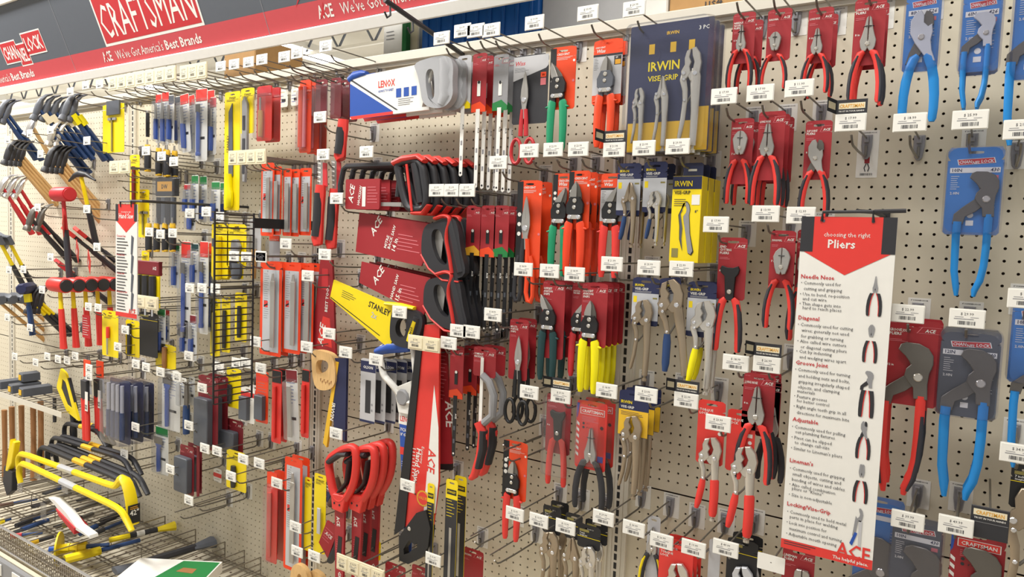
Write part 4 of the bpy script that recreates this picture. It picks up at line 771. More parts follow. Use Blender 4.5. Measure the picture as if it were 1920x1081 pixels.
blades(917, 385, 480, 6.5, 'black hacksaw blade on red card with orange tip', 3, 'black', 'orange', (848, 357, '2.99'), 'a lower hook, orange tip', y2=622)
blades(942, 385, 480, 6.5, 'black hacksaw blade on red card with green tip', 3, 'black', 'kgreen', (876, 357, '3.99'), 'a lower hook, green tip', y2=624)
blades(872, 104, 202, 6.5, 'white saw blade on clear grey card with yellow tip', 1, 'white', 'yellow', (829, 72, '6.99'), 'the top row', 'lgrey', 330)
blades(901, 100, 208, 6.5, 'white saw blade on maroon card with orange tip', 4, 'white', 'orange', (868, 58, '6.99'), 'the top row, orange tip', 'dred', 352)
blades(941, 102, 205, 6.5, 'white saw blade on grey card with green tip', 3, 'white', 'kgreen', (893, 58, '7.99'), 'the top row, green tip', 'grey', 358)
hook(842, 643, '8.99', 'right of the beige strip, holding the narrow red carded saws')
def dgrip(m, P, w, mat, inner=None, y=0, th=.9, iw=.5, isc=.8):
    Q = smooth(P, 2); m.limb([(a, b, w) for a, b in Q], mat, y, th, closed=True)
# box saw: card sleeve + D handle, horizontal
def handsaw(px0, py0, px1, py1, d, H0, H1, L, lab, n, sleeve, words, hcol, edge, rot, spn=1.4, name='hand_saw', tags=()):
    """a sleeved hand saw: (px0,py0) = hang corner of the blade tip; lies along +x, handle at the right"""
    x, z = U(px0, py0, d); r = root(name, x, -d, z, lab, 'hand saw', None, (0, rot, 0))
    m = MB(); m.prism([(0, 0), (L*.66, 0), (L*.70, -H1*.5), (L*.64, -H1), (0, -H0)], -.18, 0, sleeve)
    for t, a, b, hh, mat in words: m.text(t, a*L, b*H1, hh, -.2, mat, None, rot=78)
    acelogo(m, L*.2, -H1*.32, .9, -.2, 'white', 60) if sleeve == 'dred' else None
    m.lines(L*.4, -H1*.35, L*.62, 5, .42, -.2, 'pink', .1)
    m.build('sleeve', r)
    MB().prism([(.1, -.1), (L*.8, -.3), (L*.8, -H1*.95), (.1, -H0+.1)], -.08, -.02, 'steel').build('blade', r)
    m = MB(); O = resamp(smooth([(L*.64, -.3), (L*.74, .3), (L*.84, 1.1), (L*.93, .9), (L*.99, -H1*.5), (L*1.06, -H1*.95), (L*.98, -H1*1.12), (L*.84, -H1*1.15), (L*.72, -H1*1.0), (L*.65, -H1*.75)], 2), 40)
    In = resamp(smooth([(L*.72, -.6), (L*.79, -.3), (L*.84, -H1*.35), (L*.9, -H1*.85), (L*.82, -H1*.85), (L*.74, -H1*.5)], 2), 40); ring(m, O, In, -.7, .1, hcol); m.limb([(L*.86, .6, 1.1), (L*.93, -H1*.4, 1.35), (L*1.0, -H1*.95, 1.1)], hcol, -.3, 1.3); m.build('handle', r)
    if edge:
        m = MB(); Q = [(L*.76, .7), (L*.84, 1.25), (L*.9, 1.0), (L*.87, -H1*.2), (L*.92, -H1*.6), (L*.96, -H1*1.0)]; Q = smooth(Q, 2, False); m.limb([(a-.35, b, .4) for a, b in Q], edge, -.6, .9); m.limb([(L*.65, -H1*.72, .35), (L*.73, -H1*1.0, .4), (L*.86, -H1*1.2, .35), (L*1.0, -H1*1.16, .3)], edge, -.35, .9); m.build('grip_trim', r)
    stack(r, n, (.0, spn, 0), lab + ' stack'); return r
handsaw(676, 398, 0, 0, 7.5, 4.8, 4.9, 16.5, 'fourteen inch mitre hand saw with black and red grip in red sleeve', 2, 'dred', (('MITRE', .30, -.75, .42, 'white'), ('BACK SAW', .335, -.75, .42, 'white'), ('14 in', .385, -.78, .62, 'white')), 'dark', 'bred', 6, 1.8)
handsaw(680, 490, 0, 0, 7.5, 2.6, 4.4, 16.5, 'fifteen inch hand saw with black and red grip in red sleeve', 3, 'dred', (('HAND SAW', .34, -.8, .42, 'white'), ('15 in', .40, -.8, .62, 'white')), 'dark', 'bred', 7, 1.3)
hook(632, 372, '24.99', 'with its ticket in front of the red pruning saws'); hook(610, 477, '21.99', 'left of the fifteen inch hand saw sleeve')
# hacksaws in a row
def hacksaw(px, py, d, L, H, lab, n, sp, fc, hc, gc, price=None, cardc=True, rot=0, x0=0):
    x, z = U(px, py, d); r = root('hacksaw', x, -d, z, lab, 'hacksaw', None, (0, rot, 0))
    MB().tube([(.3, -.2, -H), (.1, -.2, -H*.5), (.6, -.2, -.4), (1.2, -.2, 0), (L*.62, -.2, 0), (L*.7, -.2, -.4), (L*.68, -.2, -H*.8)], .33, fc, 8).build('frame', r)
    MB().box(.2, -.22, -H-.15, L*.72, -.16, -H+.3, 'steel').build('blade', r)
    m = MB(); P = [(L*.66, .2), (L*.8, .5), (L*.93, .1), (L*.96, -H*.4), (L*1.0, -H*.9), (L*.95, -H*1.12), (L*.8, -H*1.1), (L*.74, -H*.75), (L*.7, -H*.35)]
    dgrip(m, P, .95, hc, y=-.2, th=1.0); m.limb([(L*.64, .1, .7), (L*.74, .55, .8), (L*.9, .75, .7), (L*.97, .2, .5)], 'bred', -.35, 1.1); m.limb([(L*.86, -H*1.2, .4), (L*.97, -H*1.2, .5), (L*1.03, -H*1.0, .3)], 'bred', -.35, 1.1); m.limb([(L*.8, -.1, .3), (L*.83, -H*.5, .35), (L*.87, -H*1.15, .3)], 'bred', -.75, .3); m.build('handle', r)
    m = MB(); m.limb([(L*.86, .0, .9), (L*.9, -H*.45, 1.15), (L*.94, -H*.95, .95)], gc, -.25, 1.2); m.build('grip', r)
    if cardc: m = MB(); m.prism(rrect(L*.1, -H*1.12, L*.5, -H*.35, .2), -.55, -.3, 'dred'); acelogo(m, L*.2, -H*.75, .8, -.57, 'white', 80); m.text('HACKSAW', L*.27, -H*1.02, .42, -.57, 'white', H*.5, rot=80); m.rect(L*.3, -H*1.05, L*.34, -H*.55, -.57, 'white'); m.lines(L*.36, -H*.55, L*.48, 6, .35, -.57, 'pink', .08); m.build('card', r)
    stack(r, n, (.5, sp, 0), lab + ' row'); return r
hacksaw(640, 312, 8.3, 14, 4.6, 'black framed hacksaw with red and black grip and red card', 6, 1.15, 'dark', 'dark', 'dark')
# white boxed saws at the top
d = 7.8; x, z = U(660, 150, d); r = root('hacksaw', x, -d, z, 'white and blue sleeved hacksaw with grey grip on the top row', 'hacksaw', None, (0, -1.5, 0))
m = MB(); L = 15.5; m.prism([(0, -.2), (1.2, .2), (L*.85, .5), (L*.72, -4.6), (0, -4.7)], -.3, 0, 'paper'); m.flat([(0, -.5), (0, -4.4), (L*.45, -4.4)], -.32, 'rblue'); m.flat([(0, -4.4), (L*.45, -4.4), (L*.45, -4.75), (.3, -4.8)], -.33, 'bred')
m.flat([(0.1, -.15), (L*.48, -4.3), (L*.5, -4.3), (.4, -.1)], -.33, 'ink'); m.text('LENOX', L*.3, -1.5, .8, -.33, 'bred', 2.6); m.text('ALWAYS TOUGHEST', L*.3, -2.05, .28, -.33, 'rblue', 2.4)
for k in range(3): m.rect(L*(.48+k*.075), -2.9, L*(.53+k*.075), -1.9, -.33, 'rblue')
m.lines(L*.5, -3.1, L*.66, 4, .22, -.33, 'fade', .06); m.build('sleeve', r)
m = MB(); m.limb([(-.3, .0, .9), (.5, .4, 1.1), (1.8, .5, .9), (2.6, .45, .5)], 'rblue', -.1, .8); m.build('front_grip', r)
m = MB(); O = resamp(smooth([(L*.66, .45), (L*.85, .85), (L*1.0, .7), (L*1.04, -.4), (L*1.03, -2.2), (L*1.04, -3.8), (L*.97, -4.8), (L*.86, -4.8), (L*.76, -4.1), (L*.74, -2.4), (L*.71, -.6)], 2), 40); In = resamp(smooth([(L*.79, -.5), (L*.86, -.4), (L*.87, -2.2), (L*.87, -3.7), (L*.82, -3.9), (L*.79, -2.2)], 2), 40)
ring(m, O, In, -.8, .1, 'mgrey'); m.limb([(L*.94, .5, 1.2), (L*.96, -.6, 1.9), (L*.95, -1.3, 1.6), (L*.96, -2.0, 1.9), (L*.95, -2.8, 1.6), (L*.96, -3.5, 1.9), (L*.93, -4.4, 1.2)], 'mgrey', -.4, 1.4); m.build('handle', r)
MB().box(L*.45, -.35, -4.75, L*.8, -.1, -4.35, 'white', .04).build('blade_guard', r)
stack(r, 3, (.5, 1.7, 0), 'white sleeved hacksaws on the top row')
# yellow hand saw lying diagonally
d = 7.5; x, z = U(628, 527, d); r = root('hand_saw', x, -d, z, 'yellow sleeved hand saw tilting down to the right', 'hand saw', None, (0, 15, 0)); L = 15.6
m = MB(); m.prism([(0, .2), (L*.74, .5), (L*.74, -2.0), (L*.72, -4.6), (0, -2.2)], -.25, 0, 'yellow'); m.text('STANLEY', L*.42, -.95, .75, -.27, 'black', 3.6); m.flat([(.1, -2.0), (L*.6, -3.6), (L*.6, -3.7), (.1, -2.12)], -.27, 'black'); m.lines(L*.12, -.5, L*.28, 4, .25, -.27, 'ink', .06)
m.text('2x', L*.47, -2.0, .7, -.27, 'lgrey', 1.4); m.build('sleeve', r)
m = MB(); O = resamp(smooth([(L*.68, .5), (L*.8, 1.1), (L*.95, 1.3), (L*1.0, .4), (L*.99, -1.6), (L*.97, -3.0), (L*.85, -3.6), (L*.74, -3.6), (L*.7, -2)], 2), 40); In = resamp(smooth([(L*.76, -.5), (L*.83, -.2), (L*.86, -1.2), (L*.86, -2.3), (L*.8, -2.6), (L*.75, -1.8)], 2), 40); ring(m, O, In, -.7, .1, 'dark'); m.limb([(L*.93, .6, 1.1), (L*.92, -1.2, 1.3), (L*.92, -2.7, 1.1)], 'dark', -.4, 1.2)
m.build('handle', r); m = MB(); m.limb([(L*.93, .1, .5), (L*.92, -1.4, .62), (L*.915, -2.4, .5)], 'yellow', -.95, .25); m.text('STAN', L*.915, -.6, .32, -1.1, 'black', 1.4, rot=-88); m.limb([(L*.6, .4, .5), (L*.74, .95, .6), (L*.88, 1.35, .45)], 'yellow', -.35, 1.0); m.build('grip_trim', r)
hook(750, 585, '24.99', 'in front of the yellow hand saw')
hook(706, 674, '29.99', 'in front of the packs of coping saw blades'); hook(649, 660, '9.99', 'right of the wooden saw handle')
hook(576, 650, '22.99', 'below the grey file packs'); hook(618, 625, '19.99', 'above the wooden saw handle')
# coping blade packs
item('blade_pack', 'slim grey coping saw blade pack with navy header', 'blade pack', 7.6, (676, 672, 704, 792), None, 'cop', n=7, sp=.85, dx=.9, hk=False)
# wooden handled saw with navy sleeve
d = 7; x, z = U(592, 655, d); r = root('hand_saw', x, -d, z, 'wood handled hand saw with navy sleeve hanging blade down', 'hand saw', None, (0, 3, 0))
m = MB(); P = [(0, 0), (1.6, .3), (4.0, .1), (4.6, -1.5), (4.8, -3.6), (3.5, -4.6), (1.4, -4.9), (.6, -3.6), (.3, -1.8)]; Q = resamp(smooth(P, 2)); In = resamp(smooth([(1.0, -1.2), (2.2, -.8), (3.4, -1.0), (3.3, -2.0), (2.2, -2.6), (1.2, -3.0)], 2))
ring(m, Q, In, -.8, .1, 'pale'); 
for k in range(7): m.flat([(2.0+k*.32, -3.3-(k % 2)*.25), (2.25+k*.32, -3.2-(k % 2)*.25), (2.1+k*.32, -3.7-(k % 2)*.2)], -.82, 'rwood')
m.build('handle', r); m = MB(); m.prism([(3.2, -.5), (6.2, 0), (6.8, -10.5), (4.9, -10.5)], -.5, -.15, 'navy'); m.prism([(4.4, -.7), (4.9, -.7), (3.6, -12), (2.9, -11.6)], -.55, -.2, 'gold'); m.text('IRWIN', 4.2, -6.0, .6, -.57, 'white', 3, rot=-95); m.build('sleeve', r)
# LENOX pvc saw
d = 7; x, z = U(712, 652, d); r = root('pipe_saw', x, -d, z, 'white and blue pipe saw with blue grip above a long blue sleeve', 'hand saw')
m = MB(); P = [(0, 0), (2.2, .7), (5.0, 1.2), (5.6, .6), (5.9, -1.6), (6.6, -4.6), (5.8, -5.9), (4.1, -5.6), (2.6, -4.2), (.9, -3.2), (.6, -2.0)]; dgrip(m, P, .75, 'white', y=-.2, th=.9); m.prism([(2.8, -4.4), (5.4, -3.2), (6.3, -7.2), (3.6, -7.2)], -.4, .1, 'white', .05); m.build('frame', r)
m = MB(); m.limb([(-.1, -.4, .9), (2.0, .35, 1.5), (4.8, .75, 1.3), (5.2, .7, .8)], 'rblue', -.25, 1.3); m.build('grip', r)
m = MB(); m.rivet(4.3, -5.3, 1.0, -.4, 'grey', .3); m.build('blade_knob', r)
m = MB(); m.prism([(3.4, -6.5), (6.2, -6.5), (5.9, -24), (4.9, -24)], -.1, .05, 'rblue'); m.rect(3.45, -8.6, 6.0, -6.9, -.12, 'white'); m.text('LENOX', 3.7, -8.2, .62, -.14, 'bred', 2.0); m.text('PVC/ABS SAW', 3.8, -9.4, .42, -.13, 'white', 2.0); m.text('18" 455mm', 3.8, -9.95, .36, -.13, 'white', 1.5)
m.rect(3.8, -12.2, 5.9, -11.3, -.12, 'bred'); 
for k in range(4): m.rect(4.1, -14.9-k*2.6, 5.8, -14.1-k*2.6, -.12, 'white'); m.lines(4.1, -13-k*2.6, 5.8, 3, .25, -.13, 'white', .06)
m.build('sleeve', r)
# big ACE economy hand saw, sleeved, blade up and handle at the bottom
d = 7.5
def PW2(px, py, X, Z): a = U(px, py, d); return (a[0]-X, a[1]-Z)
X, Z = U(805, 610, d); r = root('hand_saw', X, -d, Z, 'large red and white sleeved hand saw with black handle at the bottom', 'hand saw')
q = lambda px, py: PW2(px, py, X, Z)
m = MB(); m.prism([q(800, 608), q(828, 608), q(826, 760), q(826, 900), q(815, 985), q(752, 985)], -.35, -.05, 'bred'); m.flat([q(818, 720), q(826, 800), q(826, 900), q(820, 960), q(798, 960)], -.37, 'white')
m.prism([q(786, 640), q(797, 640), q(764, 985), q(744, 1000)], -.5, -.1, 'black'); m.text('ACE', q(808, 838)[0], q(808, 838)[1], 1.15, -.39, 'bred', 2.7, rot=-94, shear=.1); m.text('Economy', q(795, 835)[0], q(795, 835)[1], .4, -.38, 'white', 2.4, rot=-96, bold=False); m.text('Hand Saw', q(786, 838)[0], q(786, 838)[1], .75, -.38, 'white', 4.4, rot=-96)
m.lines(q(778, 838)[0], q(778, 838)[1], q(784, 838)[0], 9, .4, -.38, 'white', .1); m.flat(circ(*q(797, 932), .95), -.4, 'amber'); m.flat(circ(*q(797, 932), .75), -.41, 'bred'); m.text('VALUE', *q(797, 934), .35, -.42, 'amber', 1.3, 'c'); m.build('sleeve', r)
m = MB(); O = [q(*p) for p in ((758, 1000), (790, 957), (808, 952), (816, 985), (812, 1020), (800, 1040), (775, 1052), (758, 1045))]; In = [q(*p) for p in ((766, 1024), (776, 1008), (788, 1016), (792, 1012), (791, 1022), (784, 1024), (775, 1032), (767, 1034))]; ring(m, O, In, -.9, 0, 'black'); m.rivet(*q(777, 986), .25, -.9); m.build('handle', r)
X, Z = U(828, 600, 6); d = 6; r = root('hand_saw', X, -d, Z, 'red and white sleeved hand saw behind the large red and white one', 'hand saw')
m = MB(); m.prism([q(820, 600), q(838, 604), q(850, 870), q(820, 870)], -.3, 0, 'dred'); m.text('ACE', q(838, 750)[0], q(838, 750)[1], 1.2, -.32, 'white', 3, rot=-85); m.lines(q(828, 650)[0], q(828, 650)[1], q(842, 650)[0], 14, .45, -.32, 'pink', .08); m.prism([q(826, 868), q(850, 868), q(850, 880), q(826, 878)], -.34, 0, 'black'); m.build('sleeve', r)
# beige ticket strips
def strip(px0, py0, px1, py1, d, lab, n, hgt, prices=('7.99', '12.99'), hooks=0):
    a = U(px0, py0, d); b = U(px1, py1, d); w = b[0]-a[0]; X = (a[0]+b[0])/2; Z = (a[1]+b[1])/2
    r = root('ticket_strip', X, -d, Z, lab, 'ticket strip')
    m = MB(); m.box(-w/2, -.1, -hgt/2, w/2, .1, hgt/2, 'cream', .03); m.build('rail', r)
    for i in range(n):
        m = MB(); ticket(m, w/n*.85, hgt*.75, -.12, prices[i % len(prices)], -w/2+w*(i+.5)/n, 0, 'cream'); m.build('price_ticket', r)
    for i in range(hooks):
        x = -w/2+w*(i+.5)/hooks
        m = MB(); m.tube([(x, .1, .0), (x, d*.5, .05), (x, d, .1)], .09, 'hook'); m.tube([(x, 1.9, -.6), (x, 2.3, -1.1), (x, 3, -1.3), (x, d, -1.5)], .09, 'hook'); m.box(x-.35, d-.3, -1.8, x+.35, d, .4, 'plate', .05); m.build('hook_arm', r)
    return r
strip(766, 640, 825, 648, 10, 'beige strip with two yellow tickets over the red saw sleeves', 2, 1.6, hooks=3)
# ACE carded saws to the right of the strip
def jsaw(r, x, z, L, **o):
    m = MB(); m.tube([(x-.2, -.3, z), (x+.7, -.3, z-.6), (x+1.4, -.3, z-2), (x+1.3, -.3, z-4.2), (x+.2, -.3, z-5.2)], .42, 'grey', 8); m.build('frame', r)
    MB().box(x-.5, -.3, z-5.3, x-.1, -.25, z+1.9, 'white').build('blade', r)
    m = MB(); m.limb([(x-.5, z-5.2, 1.2), (x+.2, z-6.5, 1.2), (x-.1, z-9, 1.1), (x-.8, z-11.2, .9), (x-1.2, z-11.6, .6)], 'bred', -.3, 1.0); m.limb([(x+.3, z-6.0, .8), (x+.3, z-8, .9), (x-.2, z-10.2, .7)], 'dark', -.4, 1.15); m.build('handle', r)
item('compact_hacksaw', 'compact hacksaw with grey curved frame and red black grip on red card', 'hacksaw', 7, (888, 650, 930, 706), (jsaw, 908, 702, 840), title=('COMPACT', 'HACKSAW'), n=2, sp=1.8, hk=False)
blades(858, 648, 745, 7, 'black coping blade on red card beside the compact hacksaw', 1, 'black', 'orange', (860, 620, '8.99'), 'x', y2=856)
blades(884, 648, 738, 5.5, 'black blade on red card behind the compact hacksaw', 2, 'black', 'orange', (885, 622, '8.99'), 'a rear hook', y2=845)
# row of red keyhole saws lower middle
def redsaw(px, py, d, n, lab, rot):
    x, z = U(px, py, d); r = root('drywall_saw', x, -d, z, lab, 'hand saw', None, (0, rot, 0))
    m = MB(); P = [(2.2, -.2), (3.6, .2), (4.0, -1.5), (3.9, -4.0), (3.0, -6.0), (2.0, -7.2), (.6, -6.8), (-.4, -4.5), (-.9, -2.6), (.4, -1.4)]; dgrip(m, P, 1.0, 'bred', y=-.2, th=1.1); m.prism([(.4, -6.4), (3.0, -6.0), (2.6, -8.3), (.8, -8.3)], -.7, .3, 'bred', .1)
    for k in range(2): m.rivet(1.2+k*.9, -7.4, .14, -.7, 'black')
    m.build('handle', r); m = MB(); m.limb([(-.5, -2.7, .7), (1.2, -1.3, .75), (2.6, -.9, .6)], 'dark', -.35, 1.2); m.limb([(2.9, -1.6, .3), (2.7, -4.4, .4), (1.5, -6, .3)], 'dark', -.2, 1.2); m.build('grip_pad', r)
    m = MB(); m.prism([(.9, -8.2), (2.6, -8.2), (3.6, -22), (2.4, -22)], -.3, .0, 'dred'); m.text('ACE', 1.35, -9.2, .55, -.32, 'white', 1.2, rot=-80); m.rect(1.9, -14.5, 2.6, -11.5, -.33, 'black'); m.text('GRASS SAW', 2.35, -16, .5, -.32, 'white', 4, rot=-85); m.lines(1.7, -12, 1.9, 10, .3, -.33, 'pink', .06); m.build('sleeve', r)
    stack(r, n, (.0, 1.5, 0), lab); return r
redsaw(630, 826, 8.8, 1, 'red D handled sleeved saw, leftmost of the lower group', 4)
redsaw(664, 826, 8.0, 3, 'red D handled sleeved saw right of the leftmost one', 5)
hook(631, 812, '15.99', 'above the red D handled saws'); hook(765, 910, '7.99', 'in front of the big red sleeved hand saw')
# long hook items on the lower middle
def bladepk(px, y0, y1, wpx, d, lab, n, style='stanb', hdr=2.6, body='olive', sp=1.6, nm='drill_bit'):
    x0 = px-wpx/2; it = item(nm, lab, 'carded tool', d, (x0, y0, px+wpx/2, y1), None, style, n=n, sp=sp, colr=None, hk=False); return it
bladepk(806, 905, 1100, 13, 8, 'tall narrow yellow headed blade pack near the beige strip', 1)
bladepk(845, 898, 1100, 22, 7.5, 'tall yellow headed saw blade pack left of the red card', 2)
hook(813, 1048, '13.99', 'at the bottom edge in front of the yellow headed packs')
item('blade_card', 'red carded blade at the lower middle behind the wire hooks', 'blade', 4, (866, 1028, 906, 1100), None, title=('RECIPROCATING',), hk=False)
hook(883, 1005, '9.99', 'with no ticket near the bottom middle', notag=True); hook(920, 1040, '9.99', 'with no ticket left of the bottom locking pliers', notag=True); hook(945, 845, '9.99', 'with no ticket left of the compact snips', notag=True)
strip(632, 1050, 720, 1085, 10.5, 'beige ticket strip at the bottom edge under the red saws', 4, 1.9, hooks=4)
hook(688, 285, '5.99', 'empty, left below the white sleeved hacksaws'); hook(612, 87, '39.99', 'at the top left of the white sleeved hacksaws'); hook(601, 220, '11.99', 'below the maroon packs near the upright'); hook(607, 290, '31.99', 'in front of the red pruning saws')
# ---------------------------------------------------------------- generic straight tools: segments (z0, z1, w0, w1, th, colour, part)
def stick(segs, y=-.35):
    def f(r, x, z, L, **o):
        for z0, z1, w0, w1, th, c, nm in segs:
            m = MB(); n = 4; P = [(x, z-L*(z0+(z1-z0)*i/n), w0+(w1-w0)*i/n) for i in range(n+1)]
            if th < .2: m.prism([(x-w0/2, z-L*z0), (x+w0/2, z-L*z0), (x+w1/2, z-L*z1), (x-w1/2, z-L*z1)], y-th, y, c, .02)
            else: m.limb([(a, b+(.0), w*(.75 if i in (0, n) else 1)) for i, (a, b, w) in enumerate(P)], c, y, th)
            m.build(nm, r)
    return f
CH = stick([(0, .42, .55, .55, .15, 'steel', 'blade'), (.42, 1, .8, .75, .8, 'rblue', 'handle')])
BLUEBAR = stick([(0, .16, 1.0, .95, .15, 'dsteel', 'blade'), (.15, .95, .85, .75, .5, 'rblue', 'handle'), (.93, 1, .9, .9, .6, 'rblue', 'striking_cap')])
SCRAPER = stick([(0, .2, 2.2, 2.2, .12, 'dsteel', 'blade'), (.2, .32, 2.2, .9, .3, 'rblue', 'collar'), (.3, 1, .9, .8, .6, 'rblue', 'handle')])
def pack(px, y0, y1, wp, lab, d=6, tl=None, top='red', n=1, sp=1.4, dx=0, rot=0, tool=CH, style='white', nm='carded_chisel', cat='chisel', hk=False, tagp=None, f0=.22, f1=.93, clr=True, **k):
    """clear packed tool: printed card, coloured header, tool under a clear sleeve"""
    r = item(nm, lab, cat, d, (px-wp/2, y0, px+wp/2, y1), (tool, px-wp*.12, y0+(y1-y0)*f0, y0+(y1-y0)*f1) if tool else None, style, n=1, hk=False, rot=rot, **k)
    w = width_at(px-wp/2, px+wp/2, (y0+y1)/2, d); h = height_at(px, y0, y1, d)
    if top: MB().prism([(-w*.46, .38), (w*.46, .38), (w*.46, .38-h*.16), (-w*.46, .38-h*.16)], -.1, -.06, top).build('header', r)
    if clr: clearpack(r, w, h*.86, .5-h*.13, .9)
    stack(r, n, (dx, sp, 0), lab+' row')
    if hk or tagp: hook(*(tagp[:2] if tagp else (0, 0)), price=tagp[2] if tagp else '9.99', lab='holding the '+lab, notag=not tagp, XZ=None if tagp else (r.location.x/S, r.location.z/S-OZ+1.5))
    return r
# --- second bay, top row
pack(298, 176, 268, 11, 'white blue packed chisel with red header, top row far left', top='bred', tagp=(415, 125, '7.99'))
pack(311, 172, 272, 13, 'white blue packed chisel with wide red header, top row second', top='bred', tagp=(440, 121, '8.99'))
pack(322, 178, 268, 10, 'grey headed packed chisel, top row third', top='slate', n=2, sp=1.0)
pack(346, 176, 286, 16, 'tilted packed chisel with red header, top row', top='bred', rot=-5, n=2, sp=1.0, tagp=(467, 117, '9.99'))
pack(378, 166, 302, 22, 'large blue chisel in clear white pack with bright red header', top='bred', tool=BLUEBAR, n=2, sp=1.2)
pack(400, 182, 290, 12, 'narrow white packed chisel beside the yellow saw card', top='pink', d=5)
def keysaw(r, x, z, L, **o):
    MB().prism([(x-.5, z-.1*L), (x+.3, z-.02*L), (x+.6, z-.7*L), (x-.4, z-.7*L)], -.2, -.1, 'slate').build('blade', r)
    MB().text('STANLEY', x-.35, z-.48*L, .5, -.22, 'black', 2.5, rot=90).build('blade_print', r)
    m = MB(); m.limb([(x, z-.68*L, .9), (x, z-.8*L, 1.0), (x+.1, z-.84*L, 1.3), (x, z-.9*L, 1.7), (x, z-.98*L, 1.5), (x, z-L, .8)], 'lemon', -.4, 1.1); m.build('handle', r)
item('wallboard_saw', 'wallboard saw with yellow bulb handle on long yellow card', 'hand saw', 6, (421, 172, 450, 394), (keysaw, 434, 190, 390), 'stan', tagp=(492, 112, '14.99'))
def utilsaw(r, x, z, L, **o):
    m = MB(); m.prism([(x-.5, z-.05*L), (x, z), (x+.6, z-.08*L), (x+.7, z-.6*L), (x+.3, z-.98*L), (x-.2, z-.98*L), (x-.4, z-.6*L)], -.5, -.1, 'grey', .08); m.build('body', r)
    m = MB(); [m.box(x-.15, -.58, z-L*(b+.16), x+.35, -.5, z-L*b, 'dgrip') for b in (.22, .48, .72)]; m.build('grip_insert', r)
item('folding_saw', 'grey and black folding saw on yellow card, top row', 'hand saw', 6, (452, 165, 477, 250), (utilsaw, 462, 182, 345), 'stan', tagp=(534, 107, '19.99'))
WOODT = stick([(0, .35, .3, .3, .15, 'steel', 'blade'), (.33, 1, .9, .7, .7, 'wood', 'handle')])
pack(496, 161, 264, 28, 'wood handled tool in clear pack with pink red card', top='red', style='red', tool=WOODT, n=2, sp=1.4, tagp=(558, 100, '6.99'))
item('stock_card', 'small white stock card alone on the pegboard, left of pair', 'card', .5, (521, 168, 540, 201), None, 'white', hk=False); item('stock_card', 'small white stock card alone on the pegboard, right of pair', 'card', .5, (546, 166, 560, 198), None, 'white', hk=False)
def orangebar(r, x, z, L, **o): MB().limb([(x-.3, z, .7), (x-.3, z-L, .7)], 'orange', -.35, .6).build('file', r); MB().limb([(x+.4, z, .5), (x+.4, z-L, .5)], 'pink', -.3, .5).build('file', r)
pack(573, 150, 286, 22, 'tall orange packed file, hanging in the top row', top='orange', style='org', colr='porange', tool=orangebar, n=3, sp=1.3, f0=.1, nm='carded_file', cat='file', hk=True)
pack(603, 149, 224, 22, 'maroon packed blades left of the bright metal strip', style='maroon', top=None, tool=None, n=1, nm='blade_pack', cat='blade pack', hk=True)
pack(630, 146, 222, 20, 'maroon packed blades right of the bright metal strip', style='maroon', top=None, tool=None, n=3, nm='blade_pack', cat='blade pack', hk=True)
# pruning saws
def prune(px, y0, y1, d, lab, blade=True, n=1, rot=0, bl='red'):
    x, z = U(px, y0, d); L = height_at(px, y0, y1, d); r = root('pruning_saw', x, -d, z, lab, 'hand saw', None, (0, rot, 0)); hl = min(7.2, L)
    if blade:
        m = MB(); m.prism([(-.3, 0), (1.3, -.3), (1.5, -L+hl-.5), (.1, -L+hl-.5)], -.15, 0, 'steel'); m.prism([(.7, -.2), (1.4, -.3), (1.6, -L+hl), (.8, -L+hl)], -.2, -.1, bl)
        for k in range(int((L-hl)/.55)): m.flat([(-.35, -.2-k*.55), (.35, -.2-k*.55), (.35, -.45-k*.55)], -.17, 'white')
        m.build('blade', r)
    b = -L+hl; m = MB(); m.limb([(.6, b+.2, 1.5), (.5, b-1, 1.7), (.3, b-hl*.5, 1.7), (.1, b-hl*.9, 1.9), (.3, b-hl, 1.3)], 'bred', -.3, 1.1); m.limb([(.5, b-.8, 1.0), (.45, b-hl*.3, 1.3), (.35, b-hl*.6, 1.3), (.15, b-hl*.85, 1.3)], 'dark', -.5, 1.2); m.build('handle', r)
    stack(r, n, (0, 1.4, 0), lab+' stack'); return r
prune(600, 302, 459, 8.5, 'pruning saw with toothed bright blade and black red handle, left of pair')
prune(626, 300, 466, 7.5, 'pruning saw with red backed blade and black red handle, right of pair')
prune(641, 228, 300, 7.5, 'short black and red folding saw under the maroon packs', False)
# --- second bay: ticket strips over the grey file packs
strip(429, 297, 499, 292, 10.3, 'beige ticket strip over the row of grey file packs', 4, 1.9, hooks=5)
for k, (px, w, y0, y1) in enumerate(((502, 24, 305, 442), (517, 22, 312, 440), (539, 16, 316, 442), (554, 16, 317, 443), (573, 22, 315, 441))):
    item('file_pack', 'grey file pack with orange top under the beige ticket strip, ' + ['leftmost', 'second from the left', 'third from the left', 'fourth from the left', 'rightmost'][k], 'file', 6.5-k*.3, (px-w/2, y0, px+w/2, y1), (stick([(0, 1, .7, .7, .15, 'steel', 'file')]), px+w*.2, y0+28, y1-12), 'file', n=1, group='grey file packs under the beige strip', hk=False)
pack(515, 440, 500, 20, 'orange headed small file pack beneath the grey file packs', top='orange', style='grey', d=5, tool=None, nm='file_pack', cat='file')
hook(537, 457, '14.99', 'under the row of grey file packs')
FILE = stick([(0, .12, .3, .8, .12, 'steel', 'tang'), (.1, .95, .9, .8, .14, 'steel', 'file')])
